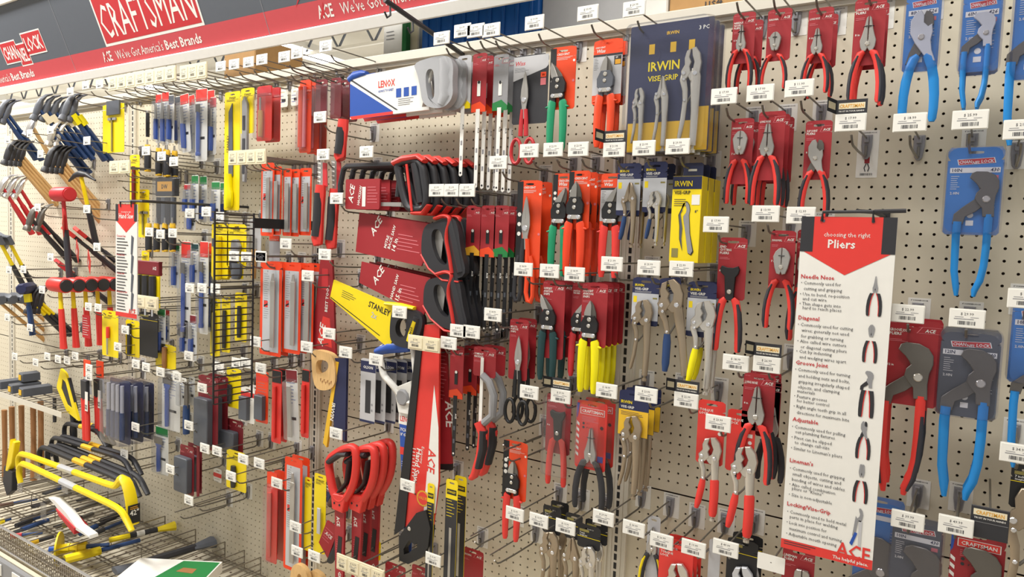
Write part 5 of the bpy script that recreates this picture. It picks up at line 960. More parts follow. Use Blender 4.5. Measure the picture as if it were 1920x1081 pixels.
for k, (px, w, y0, y1, tg) in enumerate(((508, 40, 490, 666, (490, 480)), (547, 34, 492, 662, (578, 517)), (575, 26, 493, 655, None))):
    item('file_pack', ['large grey file pack in an orange frame, leftmost of three', 'grey file pack in an orange frame, middle of three', 'grey file pack in an orange frame, rightmost of three'][k], 'file', 7-k*.4, (px-w/2, y0, px+w/2, y1), (FILE, px+w*.18, y0+22, y1-8), 'file', n=2, sp=1.2, tagp=(tg+('22.99',)) if tg else None, hk=None if tg else False)
d = 5.5; x, z = U(614, 486, d); r = root('hand_saw', x, -d, z, 'plain dark red sleeved saw hanging between the file packs and mitre saw', 'hand saw')
m = MB(); m.prism([(-1.0, 0), (1.2, 0), (2.2, -12.4), (-2.4, -11.6)], -.3, 0, 'dred'); m.flat([(-.3, -7.4), (-1.3, -11.0), (1.5, -11.4), (1.0, -7.6)], -.31, 'bred'); acelogo(m, 0, -10, 1.1, -.33, 'white', 80); m.text('BEST TOOL', .5, -6.8, .5, -.33, 'white', 5, rot=85); m.prism([(-.6, -1.2), (.5, -1.2), (.6, -4), (-.7, -3.9)], -.32, -.2, 'red'); m.build('sleeve', r)
# wire grid on its arm, in the plane of the upright
d0, d1 = 6.4, 9.7
def PX(px, py, X):              # height of a pixel's sight line where it crosses the vertical plane x = X
    v = ray(px, py); t = X/v.x; return -D+v.y*t, v.z*t
XG = -79.25; ya, za = PX(476, 412, XG); yb, zb = PX(403, 402, XG); zt = PX(440, 402, XG)[1]; zbt = PX(440, 750, XG)[1]
r = root('wire_grid', XG, 0, zt, 'black wire grid strip on a flat black arm, in front of the yellow tools', 'wire grid')
MB().box(-.1, ya, -1.6, .1, -.2, -.3, 'black').build('arm', r)
m = MB(); H = zt-zbt
for y in (ya, yb): m.tube([(0, y, .3), (0, y, -H)], .13, 'black')
n = 29
for i in range(n): z = -H*i/(n-1); m.tube([(.12, ya, z), (.12, yb, z)], .09, 'black', 5)
m.build('grid', r)
# --- yellow tools behind the grid
def rasp(r, x, z, L, **o):
    m = MB(); m.limb([(x, z-.05*L, 1.2), (x, z-.3*L, 1.4), (x, z-.45*L, .9), (x, z-.6*L, 1.2), (x, z-.95*L, 1.3), (x, z-L, .9)], 'yellow', -.5, 1.2); m.box(x-.3, -1.2, z-.28*L, x+.3, -1.0, z-.1*L, 'slate'); m.build('body', r)
def plane(r, x, z, L, **o):
    m = MB(); m.limb([(x, z, 1.0), (x+.2, z-.15*L, 2.0), (x, z-.3*L, 1.6)], 'grey', -.6, 1.2); m.limb([(x-.2, z-.4*L, .8), (x-.5, z-.62*L, 1.2), (x, z-.75*L, 2.0)], 'dark', -.6, 1.1); m.limb([(x+.4, z-.6*L, 2.0), (x+.3, z-.85*L, 2.2), (x+.2, z-L, 1.2)], 'slate', -.6, 1.2); m.box(x-.9, -.2, z-L, x+1.2, -.1, z, 'yellow'); m.build('body', r)
item('surface_rasp', 'yellow pocket rasp on yellow card, left behind the wire grid', 'rasp', 6, (397, 418, 428, 520), (rasp, 413, 438, 524), 'stan', n=2, sp=1.4, tagp=(388, 397, '12.99'))
item('surface_plane', 'grey and black surface plane on yellow card behind the wire grid', 'plane', 6, (426, 420, 462, 500), (plane, 448, 450, 522), 'stan', sub='SURFORM', n=1, tagp=(412, 407, '24.99'))
item('surface_plane', 'wood tone knobbed tool in clear pack right behind the grid', 'plane', 5, (468, 410, 490, 500), (WOODT, 480, 440, 522), 'grey', hk=False)
hook(440, 480, '17.99', 'behind the wire grid, left ticket'); hook(463, 482, '17.99', 'behind the wire grid, right ticket'); hook(491, 482, '17.99', 'right beside the wire grid')
for k, (px, y0, y1, w, t) in enumerate(((404, 560, 668, 18, 'yellow'), (424, 556, 660, 16, 'stan'), (452, 548, 640, 22, 'yel'))):
    item('knife_pack', ['yellow packed tool left behind the lower wire grid', 'black and yellow packed knife behind the lower wire grid', 'dark long tool on yellow card behind the grid'][k], 'knife', 5, (px-w/2, y0, px+w/2, y1), (stick([(0, 1, .8, .8, .5, 'dark' if k else 'olive', 'body')]), px, y0+25, y1-8), 'stan', hk=False)
def stone(r, x, z, L, **o): MB().box(x-.9, -.7, z-L, x+.9, -.1, z, 'slate', .06).build('stone', r)
item('sharpening_stone', 'grey sharpening stone on tan card, left under the wire grid', 'stone', 6, (452, 725, 478, 792), (stone, 462, 742, 785), 'redtop', n=2, sp=1.4, tagp=(445, 680, '16.99'))
item('sharpening_stone', 'brown sharpening stone on tan card right of the wire grid', 'stone', 6, (480, 695, 503, 792), (stone, 491, 740, 785), 'org', n=1, tagp=(490, 690, '16.99'))
item('knife_pack', 'small black cutter on yellow card low behind the wire grid', 'knife', 5, (425, 690, 452, 764), (stick([(0, 1, 1.1, .9, .5, 'dark', 'body')]), 434, 720, 755), 'stan', tagp=(462, 680, '9.99'))
hook(412, 688, '11.99', 'behind the lower left corner of the wire grid')
# --- lower rows right of the grid
def redfile(r, x, z, L, **o): MB().limb([(x, z, .6), (x, z-L, .6)], 'bred', -.3, .5).build('file', r)
pack(519, 693, 830, 18, 'red packed file with black edge, left of three', style='red', top='black', tool=redfile, clr=False, nm='carded_file', cat='file', n=2, sp=1.0, tagp=(480, 640, '22.99'))
pack(546, 692, 826, 22, 'long grey rasp in white pack leaning between two red packed files', style='white', top='maroon', tool=stick([(0, 1, .8, .8, .14, 'steel', 'rasp')]), nm='carded_file', cat='file', rot=-4)
pack(573, 692, 820, 14, 'red packed file beside the slotted upright, right of three', style='red', top='black', tool=redfile, clr=False, nm='carded_file', cat='file')
pack(510, 884, 1054, 20, 'orange and black packed file at the lower left, first of row', style='red', top='porange', tool=redfile, nm='carded_file', cat='file', n=2, sp=1.2, tagp=(520, 905, '12.99'))
item('file_pack', 'long grey file pack with red header at the lower middle', 'file', 7, (533, 858, 566, 1070), (FILE, 552, 884, 1062), 'file', n=2, sp=1.2, tagp=(487, 868, '17.99'))
item('snap_blade_pack', 'narrow yellow blade strip with black words, left of two', 'blade pack', 6.5, (571, 894, 584, 1032), None, 'stan', tagp=(555, 987, '13.99'))
item('snap_blade_pack', 'wide yellow tool card with black words, right of two', 'blade pack', 6.5, (589, 888, 611, 1036), (stick([(0, .6, .6, .6, .15, 'sil', 'blade')]), 602, 950, 1030), 'stan', tagp=(590, 1042, '9.99'))
hook(558, 1033, '9.99', 'at the bottom edge left of the beige ticket strip')
# tools under the red D saws
def foldsaw(px, y0, y1, d, lab, c1, c2, rot):
    x, z = U(px, y0, d); L = height_at(px, y0, y1, d); r = root('folding_saw', x, -d, z, lab, 'hand saw', None, (0, rot, 0))
    m = MB(); m.limb([(0, 0, 1.2), (.8, -L*.2, 1.5), (1.0, -L*.6, 1.3), (.6, -L, .9)], c1, -.2, 1.0); m.build('handle', r)
    m = MB(); m.prism([(-1.8, -1.2), (.4, -.9), (.3, -L*.95), (-1.9, -L*.8)], -.5, -.2, c2); acelogo(m, -.8, -L*.5, .5, -.52); m.lines(-1.6, -2, 0, 5, .4, -.52, 'pink', .06); m.build('card', r)
foldsaw(640, 975, 1060, 7, 'black curved folding saw on red card beside the beige strip', 'dark', 'dred', 22)
foldsaw(630, 895, 948, 6, 'brown and navy folding saw behind the red D saws', 'brown', 'navy', 20)
def wsaw(px, py, d, lab):
    x, z = U(px, py, d); r = root('hand_saw', x, -d, z, lab, 'hand saw'); m = MB()
    O = resamp(smooth([(0, 0), (2.4, 0), (3.2, -1.5), (3.4, -5), (1, -5.4), (-.6, -3)], 2)); I = resamp(smooth([(.9, -1.2), (2.0, -1.2), (2.2, -3.6), (1.0, -3.8)], 2)); ring(m, O, I, -.7, 0, 'pale'); m.build('handle', r)
wsaw(556, 1050, 7, 'pale wooden saw handle at the bottom edge, left of two'); wsaw(586, 1062, 6, 'brown wooden saw handle at the bottom edge, right of two')
item('snap_blade_pack', 'yellow carded saw behind the beige strip at the bottom', 'blade pack', 5, (686, 1010, 714, 1046), None, 'stan', hk=False)
item('blade_card', 'dark red card half hidden by the right ticket of the beige strip', 'blade', 5, (722, 1056, 760, 1120), None, hk=False)
item('blade_card', 'dark red card at the bottom edge left of the tall yellow packs', 'blade', 6, (772, 1060, 800, 1120), None, hk=False)
# --- second bay left part: chisels and drivers (black and yellow)
def driver(c1, c2, top=False):
    return stick([(0, .18, .25, .5, .15, 'steel', 'blade'), (.16, .34, .9, 1.1, .8, c2, 'collar'), (.3, .95, 1.1, 1.2, 1.0, c1, 'handle'), (.93, 1, 1.1, 1.0, .9, c2, 'end_cap')])
DR = driver('dark', 'gold')
def bare(px, y0, y1, d, lab, fn, n=1, sp=1.2, nm='chisel', cat='chisel', tg=None, rot=0, **k):
    x, z = U(px, y0, d); r = root(nm, x, -d, z, lab, cat, None, (0, rot, 0)); fn(r, 0, 0, height_at(px, y0, y1, d), **k); stack(r, n, (0, sp, 0), lab+' row')
    if tg: hook(*tg[:2], price=tg[2], lab='holding the '+lab)
    return r
bare(281, 208, 257, 5, 'small black flashlight shaped tool on clear card, upper left', stick([(0, .1, .7, .7, .7, 'steel', 'cap'), (.1, 1, .6, .6, .6, 'dark', 'barrel')]), nm='pocket_tool', cat='tool')
x, z = U(281, 208, 5); hook(0, 0, '', 'holding the small black flashlight shaped tool in the upper left', notag=True, XZ=(x, z+1.4))
bare(281, 262, 322, 6, 'black and yellow chisel hanging alone at the left', DR, tg=(275, 283, '14.99'))
bare(302, 268, 330, 6.4, 'black and yellow chisel, first of the upper pair', DR, 2, 1.2, tg=(304, 293, '14.99'))
bare(318, 272, 332, 6.4, 'black and yellow chisel, second of the upper pair', DR, 2, 1.2, tg=(327, 303, '19.99'))
x, z = U(318, 336, 6); r = root('chisel_set', x, -6, z, 'black boxed chisel set with amber label in a clear tray', 'chisel set'); m = MB(); m.box(-2.6, -.8, -2.6, 2.6, 0, .3, 'dark', .1); m.rect(-2.0, -1.9, 2.0, -.4, -.82, 'amber'); m.text('DW', -.8, -1.5, .7, -.84, 'black', 1.6); m.build('card', r)
for k in range(4): m = MB(); m.limb([(-2+k*1.3, -2.8, .9), (-2+k*1.3, -7.0, 1.0)], 'slate' if k % 2 else 'dark', -.5, .8); m.build('sheath', r)
clearpack(r, 6, 7.6, .4, 1.2)
for k, px in enumerate((283, 298, 314, 328)): bare(px, 408, 472, 6.5, 'black and yellow chisel with bright blade, ' + ['leftmost', 'second', 'third', 'rightmost'][k]+' of the lower row', DR, tg=((281, 435, '14.99'), (302, 439, '14.99'), (325, 437, '19.99'), None)[k])
x, z = U(283, 489, 6.5); r = root('screwdriver_rack', x, -6.5, z, 'dark red headed rack card holding three black handled tools', 'tool rack'); m = MB(); m.box(-3.2, -.6, -2.2, 3.2, 0, 0, 'maroon', .08); m.text('ACE', 1.6, -1.3, .5, -.62, 'white', 1); m.box(-3.2, -.5, -7.4, 3.2, -.3, -2.2, 'yellow'); m.build('card', r)
for k in range(3): m = MB(); m.limb([(-2+k*2, -2.3, 1.1), (-2+k*2, -3, 1.3), (-2+k*2, -6.4, 1.2), (-2+k*2, -6.9, 1.6)], 'dark', -.9, 1.0); m.limb([(-2+k*2, -6.8, .4), (-2+k*2, -8.6, .4)], 'chrome', -.9, .3); m.build('tool', r)
strip(231, 562, 297, 568, 10, 'beige ticket strip below the dark red headed tool rack', 3, 2.0, hooks=3)
item('tool_card', 'black tool set card below the small beige strip', 'tool set', 7, (262, 585, 296, 668), None, 'blk', title='', n=1, hk=False)
# blue tools
pack(352, 345, 400, 13, 'blue bodied marking tool in clear pack beside the black chisels', top='red', tool=CH, hk=False)
pack(366, 328, 416, 13, 'green headed packed chisel above the black guide arm, left', top='kgreen', tool=CH, n=2); pack(405, 340, 420, 16, 'green headed packed chisel above the black guide arm, right', top='kgreen', tool=CH, n=2)
pack(360, 400, 432, 14, 'tiny blue blade dispenser on white card', top=None, tool=stick([(0, 1, 1.2, 1.2, .5, 'rblue', 'body')]), nm='blade_dispenser', cat='blade', hk=False, tagp=(357, 400, '3.99'))
pack(331, 455, 540, 12, 'slim blue chisel in clear pack with green header at the left', top='kgreen', n=1)
pack(349, 452, 634, 18, 'long blue pry chisel in clear pack with red header', top='bred', tool=BLUEBAR, tagp=(357, 540, '9.99'))
pack(366, 456, 534, 14, 'blue chisel with dark green header left of two red headed ones', top='dgreen', tool=CH)
pack(383, 452, 626, 16, 'long blue chisel in clear pack with red header, right of pair', top='bred', tool=BLUEBAR, n=2, tagp=(380, 540, '9.99')); pack(395, 454, 620, 13, 'long blue chisel with orange header left of the wire grid', top='orange', tool=BLUEBAR, d=5)
pack(303, 578, 662, 15, 'short blue punch in white pack with green header', top='kgreen'); pack(314, 580, 640, 9, 'slim punch with red header beside the short blue punch', top='red', d=5)
pack(347, 600, 662, 12, 'small blue punch in white pack low beside the long blue chisel', top=None, tagp=(355, 667, '9.99')); pack(363, 590, 676, 13, 'blue nail set in white pack with maroon header', top='maroon')
pack(321, 692, 806, 34, 'wide blue scraper chisel in white pack below the four tickets', top=None, tool=SCRAPER, f0=.06, tagp=(302, 697, '12.99')); pack(344, 708, 762, 12, 'thin silver punch packs beside the wide blue scraper', top=None, tool=stick([(0, 1, .3, .3, .15, 'steel', 'punch')]), n=2)
pack(304, 800, 888, 24, 'small blue brick chisel in clear pack below the blue scraper', top='kgreen', tool=SCRAPER, f0=.2, tagp=(320, 879, '12.99'))
hook(275, 688, '9.99', 'left of the four tickets over the blue scraper'); hook(256, 682, '8.99', 'first at the left of the four tickets over the blue scraper'); hook(333, 706, '12.99', 'rightmost of the four tickets over the blue scraper')
item('chisel_pack', 'black and brown chisels on yellow card left of the blue punches', 'chisel', 6, (292, 645, 330, 690), (stick([(0, 1, .9, .8, .7, 'rwood', 'handle')]), 312, 650, 690), 'stan', hk=False)
def pads(r, x, z, L, **o): MB().prism(rrect(x-1.9, z-L, x+1.5, z, .3), -1.0, -.1, 'slate', .1).build('abrasive_pad', r)
item('sanding_sheet_pack', 'grey sanding sheets on maroon card, large left pack', 'sanding pack', 7, (372, 704, 409, 842), (pads, 388, 745, 835), 'maroon', colr='maroon', n=2, sp=1.6, tagp=(380, 727, '14.99')); bare(354, 715, 812, 6.5, 'long blue soft handled tool beside the grey sanding sheets', stick([(0, .5, .8, 1.0, .15, 'dsteel', 'blade'), (.45, 1, 1.2, 1.2, 1.0, 'dblue', 'handle')]), tg=(355, 797, '9.99'))
item('sanding_sheet_pack', 'small grey sanding sheets on maroon card, right lower pack', 'sanding pack', 5, (424, 786, 456, 850), (pads, 436, 806, 846), 'maroon', colr='maroon', tagp=(385, 840, '13.99'))
item('sanding_sheet_pack', 'grey sanding sheets on maroon card, lower left pack', 'sanding pack', 7, (338, 835, 364, 925), (pads, 350, 855, 920), 'maroon', colr='maroon', n=2, sp=1.3, tagp=(355, 937, '13.99')); bare(376, 835, 930, 6.5, 'dark upright file beside the lower left sanding pack', stick([(0, 1, .8, .8, .3, 'maroon', 'body')]), nm='file', cat='file')
item('utility_knife', 'black knife on bright yellow card at the low middle left', 'knife', 6.5, (425, 845, 462, 918), (stick([(0, 1, 1.2, 1.0, .6, 'dark', 'body')]), 441, 872, 912), 'stan', tagp=(434, 892, '5.99'))
item('stock_card', 'tiny white and red stock card left of the yellow knife card', 'card', .6, (401, 878, 416, 903), None, 'redtop', hk=False)
hook(408, 845, '9.99', 'left above the yellow knife card'); hook(457, 860, '11.99', 'right above the yellow knife card'); hook(365, 945, '13.99', 'lowest at the bare pegboard left of the red files', notag=True)
hook(329, 960, '9.99', 'empty at the bare pegboard above the shelf dividers', notag=True)
# clear tubs of screwdrivers
def tub(px, y0, y1, wp, d, lab, tg=None):
    x, z = U(px, y0, d); w = width_at(px-wp/2, px+wp/2, (y0+y1)/2, d); L = height_at(px, y0, y1, d)
    r = root('chisel_set', x, -d, z, lab, 'chisel set')
    for k in range(4): m = MB(); xx = -w*.32+k*w*.21; m.limb([(xx, -L*.1, .6), (xx, -L*.55, .7)], 'sil', -.8, .6); m.limb([(xx, -L*.5, .8), (xx, -L*.9, .9)], 'dblue', -.8, .8); m.build('chisel', r)
    MB().prism(rrect(-w/2+.2, -L+.2, w/2-.2, -.4, .4), -.1, 0, 'navy').build('card', r); m = clearpack(r, w, L, 0, 1.8, 'clear_box', 'bclear', .5)
    if tg: hook(*tg[:2], price=tg[2], lab='holding the '+lab)
tub(226, 706, 830, 40, 9, 'clear boxed chisel set, frontmost of the three clear boxes', (223, 790, '29.99')); tub(252, 708, 826, 36, 7, 'clear boxed chisel set, middle of the three clear boxes', (255, 800, '19.99')); tub(274, 710, 822, 32, 5, 'clear boxed chisel set, rearmost of the three clear boxes')
hook(234, 850, '39.99', 'below the clear chisel boxes over the black pry bars')
# --- left of the hand saw sign
def tsq(r, x, z, L, **o): m = MB(); m.box(x-.15, -.3, z-L, x+.15, -.1, z, 'olive'); m.box(x-1.2, -.3, z-.5, x+1.3, -.1, z-.1, 'grey'); m.build('square', r)
item('drywall_square', 'pale yellow carded square with dark header in the upper left', 'square', 6, (193, 194, 233, 286), (tsq, 212, 220, 284), 'yel', n=1, tagp=(188, 158, '9.99')); 
x, z = U(215, 196, 6); MB().box(x-2.0, -6.35, z-1.7+OZ, x+2.0, -6.12, z+.6+OZ, 'slate').build('paper_header', None, label='grey paper header folded over the pale yellow square card', cat='card')
strip(204, 158, 330, 136, 10, 'long beige ticket strip at the top left under the banner', 7, 2.2, hooks=7)
strip(338, 140, 388, 129, 10, 'short beige ticket strip at the top right of the long one', 3, 2.2, hooks=3)
strip(206, 316, 244, 310, 10, 'short beige ticket strip beside the yellow carded tools', 2, 2.0, hooks=3)
item('yellow_tool_card', 'narrow yellow carded tool near the black guide arm, upper', 'carded tool', 6, (244, 290, 262, 400), (stick([(0, 1, .8, .6, .5, 'maroon', 'handle')]), 254, 312, 395), 'stan', hk=False, tagp=(188, 333, '7.99')); item('yellow_tool_card', 'yellow carded tool near the black guide arm, lower', 'carded tool', 5, (260, 355, 280, 445), (tsq, 270, 395, 440), 'stan')
item('yellow_tool_card', 'yellow carded tool right of the guide sign with dark blade', 'carded tool', 5.5, (266, 470, 280, 560), None, 'stan', hk=False)
item('yellow_tool_card', 'black and yellow carded red handled tool left of the hand saw sign', 'carded tool', 8, (192, 582, 222, 668), (stick([(0, .4, .7, .7, .5, 'bred', 'handle'), (.4, 1, .5, .3, .15, 'steel', 'blade')]), 206, 612, 664), 'stan', tagp=(168, 705, '9.99'))
item('yellow_tool_card', 'black and yellow carded tool right under the hand saw sign', 'carded tool', 6.5, (236, 600, 262, 668), (stick([(0, 1, .9, .8, .6, 'dark', 'body')]), 246, 606, 664), 'stan', tagp=(230, 482, '4.99'))
# ---------------------------------------------------------------- far left bays: hammers, mallets, axes
def hammer(px, py, d, lab, n, sp, hl, hc, tilt, head='dark', kind='claw', grip=None, sticker=None, dx=0, rz=0, grp=None, yaw=0):
    x, z = U(px, py, d); nm = dict(claw='claw_hammer', dead='dead_blow_hammer', sledge='sledge_hammer', axe='hatchet', pick='pick')[kind]
    r = root(nm, x, -d, z, lab, 'hatchet' if kind == 'axe' else 'hammer', None, (tilt, rz, yaw))
    m = MB()
    if kind == 'claw':
        m.limb([(-3.4, -.9, .25, 1.5), (-2.7, -.2, .5, 1.4), (-1.6, .2, .85, 1.2), (-.5, .1, 1.2, 1.1), (.6, 0, 1.2, 1.1), (1.3, 0, .9, .9), (1.6, 0, 1.3, 1.3), (2.3, 0, 1.3, 1.3)], head, 0)
    elif kind == 'dead':
        m.limb([(-2.6, 0, 2.0, 2.0), (-2.3, 0, 2.5, 2.5), (2.2, 0, 2.5, 2.5), (2.3, 0, 2.35, 2.35)], head, 0, n=16)
    elif kind == 'sledge': m.limb([(-2.8, 0, 1.6, 1.6), (-2.4, 0, 2.1, 2.1), (2.4, 0, 2.1, 2.1), (2.8, 0, 1.6, 1.6)], head, 0, n=8)
    elif kind == 'axe': m.prism([(-1.2, 1.0), (1.2, .9), (1.2, -.9), (-1.2, -1.0), (-3.6, -2.2), (-4.0, .2), (-3.6, 1.8)], -.35, .35, head, .15)
    elif kind == 'pick': m.limb([(-4.5, -.8, .3, .5), (-2, .2, .8, .8), (0, .4, 1.2, 1.2), (2, .2, .8, .8), (4.5, -.8, .3, .3)], head, 0)
    m.v = [(b_, -a_*.87-c_*.5, -a_*.5+c_*.87) for a_, b_, c_ in m.v] if kind == 'claw' else m.v; m.build('head', r)
    if kind == 'dead': MB().limb([(2.28, 0, 2.1, 2.1), (2.5, 0, 2.0, 2.0)], 'dark' if head != 'red' else 'red', 0, n=16).build('face', r)
    m = MB(); m.limb([(0, .3, .8, .6), (0, -hl*.3, .85, .65), (0, -hl*.6, 1.0, .8), (0, -hl*.9, 1.15, .95), (0, -hl, 1.2, 1.0)], hc, 0, n=10); m.build('handle', r)
    if grip: m = MB(); m.limb([(0, -hl*.38, 1.1, .85), (0, -hl*.6, 1.25, .95), (0, -hl*.9, 1.3, 1.0), (0, -hl*1.02, 1.7, 1.05)], grip, 0); m.build('grip', r)
    if sticker: MB().box(-.55, -.5, -hl*.3, .55, .5, -hl*.12, sticker).build('sticker', r, label=sticker+' band on the handle')
    return stack(r, n, (dx, sp, 0), grp or (lab+' row'))
hammer(72, 203, 9, 'blue handled framing hammer high in the upper left, left group', 4, 1.3, 10, 'dblue', 38, 'slate', grip='dblue', yaw=-10, sticker='cream')
hammer(126, 203, 9, 'blue handled framing hammer high in the upper left, right group', 2, 1.0, 10, 'dblue', 38, 'slate', grip='dblue', sticker='lemon')
hammer(2, 210, 9, 'blue gripped hammer cut by the left photo edge', 2, 1.0, 10, 'dblue', 36, 'slate', grip='dblue')
hammer(98, 252, 7, 'blue handled small hammer below the upper left framing hammers', 2, 1.2, 8, 'dblue', 40, 'nickel', grip='dblue')
hammer(60, 236, 8, 'wood handled framing hammer between the blue handled ones', 1, 1, 9, 'pale', 30, 'chrome')
hammer(16, 288, 8.5, 'wood handled claw hammer, left row of dark heads', 4, .75, 12, 'pale', 40, 'dark')
hammer(92, 300, 8.5, 'wood handled claw hammer, right row of dark heads', 4, .8, 14, 'pale', 40, 'dark')
hammer(4, 350, 9, 'red handled hammer at the left photo edge', 3, 1.5, 10, 'red', 30, 'chrome', grip='red')
hammer(58, 410, 8.5, 'black gripped hammer below the wood handled row', 2, 1.6, 10, 'dark', 40, 'dsteel', grip='dark')
hammer(118, 364, 9.5, 'red dead blow mallet with orange tag in front of the hammers', 1, 1, 16, 'red', 4, 'red', 'dead', grip='dgrip')
x, z = U(121, 408, 10.2); r = root('hang_tag', x, -10.4, z, 'square orange red tag turned on its corner on the red mallet', 'tag', None, (0, 45, -30)); m = MB(); m.box(-1.7, -.05, -3.0, 1.7, 0, .4, 'bred'); m.rect(-1.0, -2.2, .6, -1.3, -.07, 'white'); m.lines(-1.2, -.3, 1.2, 3, .25, -.07, 'pink', .06); m.build('card', r)
hammer(152, 330, 7, 'black and yellow handled splitting tool hanging upright', 1, 1, 13, 'yellow', 12, 'dark', 'pick', grip='dark')
hammer(132, 438, 6.5, 'black handled hatchet with red sheath tag, upper one', 2, 2.0, 12, 'dark', 48, 'bred', 'axe', grip='dgrip', yaw=-25); hammer(118, 500, 6.5, 'black handled hatchet with red sheath, lower one', 1, 1.5, 10, 'dark', 48, 'red', 'axe', grip='dgrip', yaw=-25)
for k in range(2):
    x, z = U((146, 168)[k], (458, 478)[k], 7.5); r = root('hang_tag', x, -7.5, z, 'bright red printed tag on a black hatchet, '+('left' if k == 0 else 'right')+' of two', 'tag', None, (0, 25, -20)); m = MB(); m.box(-2.2, -.05, -2.6, 2.2, 0, 0, 'bred'); m.rect(-1.0, -2.1, .2, -1.2, -.07, 'white'); m.lines(-1.8, -.4, 1.6, 3, .25, -.07, 'pink', .06); m.build('card', r)
hammer(112, 534, 10.5, 'orange dead blow hammer with black face and yellow band', 5, 2.05, 10.8, 'yellow', 3, 'bred', 'dead', grip='bred', grp='orange dead blow hammers in a row')
x, z = U(165, 596, 8); r = root('hang_tag', x, -8.2, z, 'red printed tag with white text on the orange hammers', 'tag'); m = MB(); m.box(-1.4, -.05, -3.4, 1.2, 0, .5, 'red'); m.lines(-1.2, 0, 1, 8, .4, -.07, 'white', .08); m.build('card', r)
hammer(50, 540, 9, 'navy headed small sledge with blue handle', 1, 1, 8.6, 'dblue', 6, 'navy', 'sledge', grip='dblue', sticker='lemon', yaw=-40)
hammer(58, 566, 8, 'yellow and black handled hammer leaning beside the sledge', 3, .8, 9, 'yellow', 42, 'dark', grip='dark')
hammer(-8, 560, 8.5, 'long brown wood handled sledge leaning down right', 3, 2.0, 16, 'wood', 44, 'slate', 'sledge')
hammer(-2, 450, 9, 'yellow and black handled axe at the left photo edge', 2, 1.6, 14, 'yellow', 25, 'slate', 'axe', grip='dark')
for k, (px, y0, y1) in enumerate(((8, 768, 870), (22, 762, 880), (40, 760, 858), (62, 756, 862), (76, 752, 840))):
    x, z = U(px, y0, 5); L = height_at(px, y0, y1, 5)+4; r = root('wood_handle', x, -5, z, 'long brown wooden tool handle standing at the left, ' + ['first', 'second', 'third', 'fourth', 'fifth'][k]+' from the left edge', 'handle', 'wooden handles below the small shelf'); MB().limb([(0, 0, 1.3, 1.0), (.1, -L*.5, 1.1, .9), (0, -L, 1.5, 1.2)], 'rwood', 0).build('shaft', r)
# small wire shelf with wedges
x0, z = U(2, 775, 9); x1, _ = U(112, 750, 9); r = root('wire_shelf', (x0+x1)/2, 0, -33.5, 'narrow wire shelf on the wall above the wooden handles', 'shelf'); m = MB(); w = (x1-x0)/2+1
for y in (-.4, -2.5, -4.7, -7, -9): m.tube([(-w, y, 0), (w, y, 0)], .12, 'wire', 5)
for i in range(14): xx = -w+i*2*w/13; m.tube([(xx, -.3, 0), (xx, -9, 0)], .08, 'wire', 4)
m.build('wires', r); MB().box(-w, -9.2, -.9, w, -9.1, .1, 'steelp').build('front_lip', r)
for k, px in enumerate((10, 32, 52, 30)):
    x, _ = U(px, 765, 7.5); zz = -33.3 if k < 3 else -31.4; r = root('splitting_wedge', x, -6.5 if k < 3 else -4.5, zz, ['grey steel wedge with yellow label on the wire shelf, left', 'grey steel wedge with yellow label on the wire shelf, middle', 'grey steel wedge with yellow label on the wire shelf, right', 'dark domed wedge on top of the other wedges'][k], 'wedge'); m = MB(); m.prism([(-.9, 0), (.9, 0), (.8, 1.5), (-.8, 1.7)], -2.2, 3 if k < 3 else 1, 'slate', .15); m.build('body', r); MB().box(-.6, -2.3, .3, .4, -2.22, 1.3, 'gold').build('label_patch', r)
# yellow tool sheath and red shears
d = 7.5; x, z = U(118, 690, d); r = root('axe_guard_pack', x, -d, z, 'black axe head in a yellow cardboard sleeve with cut outs', 'axe'); m = MB(); O = resamp([(0, 0), (1.8, -.6), (6.4, -8.5), (2.2, -7.5), (-1.6, -3.6)]); I = resamp([(.6, -1.8), (1.8, -2.2), (4.2, -6.6), (2.4, -6.2), (.2, -3.6)]); ring(m, O, I, -.4, 0, 'yellow'); m.build('sleeve', r); MB().prism([(.2, -1.6), (2.6, -1.4), (5.2, -6.6), (2.6, -7.2), (-.6, -3.6)], -.3, .2, 'dark').build('head', r)
MB().limb([(2.4, -6, 1.1), (3.4, -11, 1.2), (3.4, -14, 1.2)], 'dark', .3, .9).build('handle', r)
bare(106, 745, 790, 5, 'thin black bar hanging left of the yellow sleeved axe', stick([(0, 1, .8, .9, .6, 'dark', 'bar')]), nm='pry_bar', cat='bar')
def bolt(px, y0, y1, d, lab, tg=None):
    x, z = U(px, y0, d); L = height_at(px, y0, y1, d); r = root('bolt_cutter', x, -d, z, lab, 'cutter')
    MB().prism([(-1.1, 0), (1.2, 0), (1.2, -3), (-1.1, -3)], -.3, -.2, 'orange').build('header_card', r); MB().prism([(-.9, -2.9), (1.2, -2.9), (1.6, -L*.42), (-.6, -L*.42)], -.3, -.2, 'lgrey').build('card', r); m = MB(); m.prism([(-1.0, -L*.25), (.9, -L*.25), (1.0, -L*.5), (-.8, -L*.5)], -.9, -.3, 'dark', .1); m.build('jaws', r)
    for s in (-1, 1): MB().limb([(s*.5, -L*.48, .9), (s*.55+.3, -L*.7, .9), (s*.5+.5, -L, 1.0)], 'bred', -.6, .8).build('handle', r)
    m = MB(); m.box(.8, -1.0, -L*.62, 1.7, -.95, -L*.38, 'white'); m.text('SS', 1.5, -L*.60, .7, -1.03, 'black', 2.4, rot=90); m.build('wrap_label', r)
    if tg: hook(*tg[:2], price=tg[2], lab='holding the '+lab)
bolt(166, 674, 822, 8.5, 'red handled cutter with orange header card, front one', (168, 690, '24.99')); bolt(190, 676, 812, 7, 'red handled cutter with orange header card, rear one')
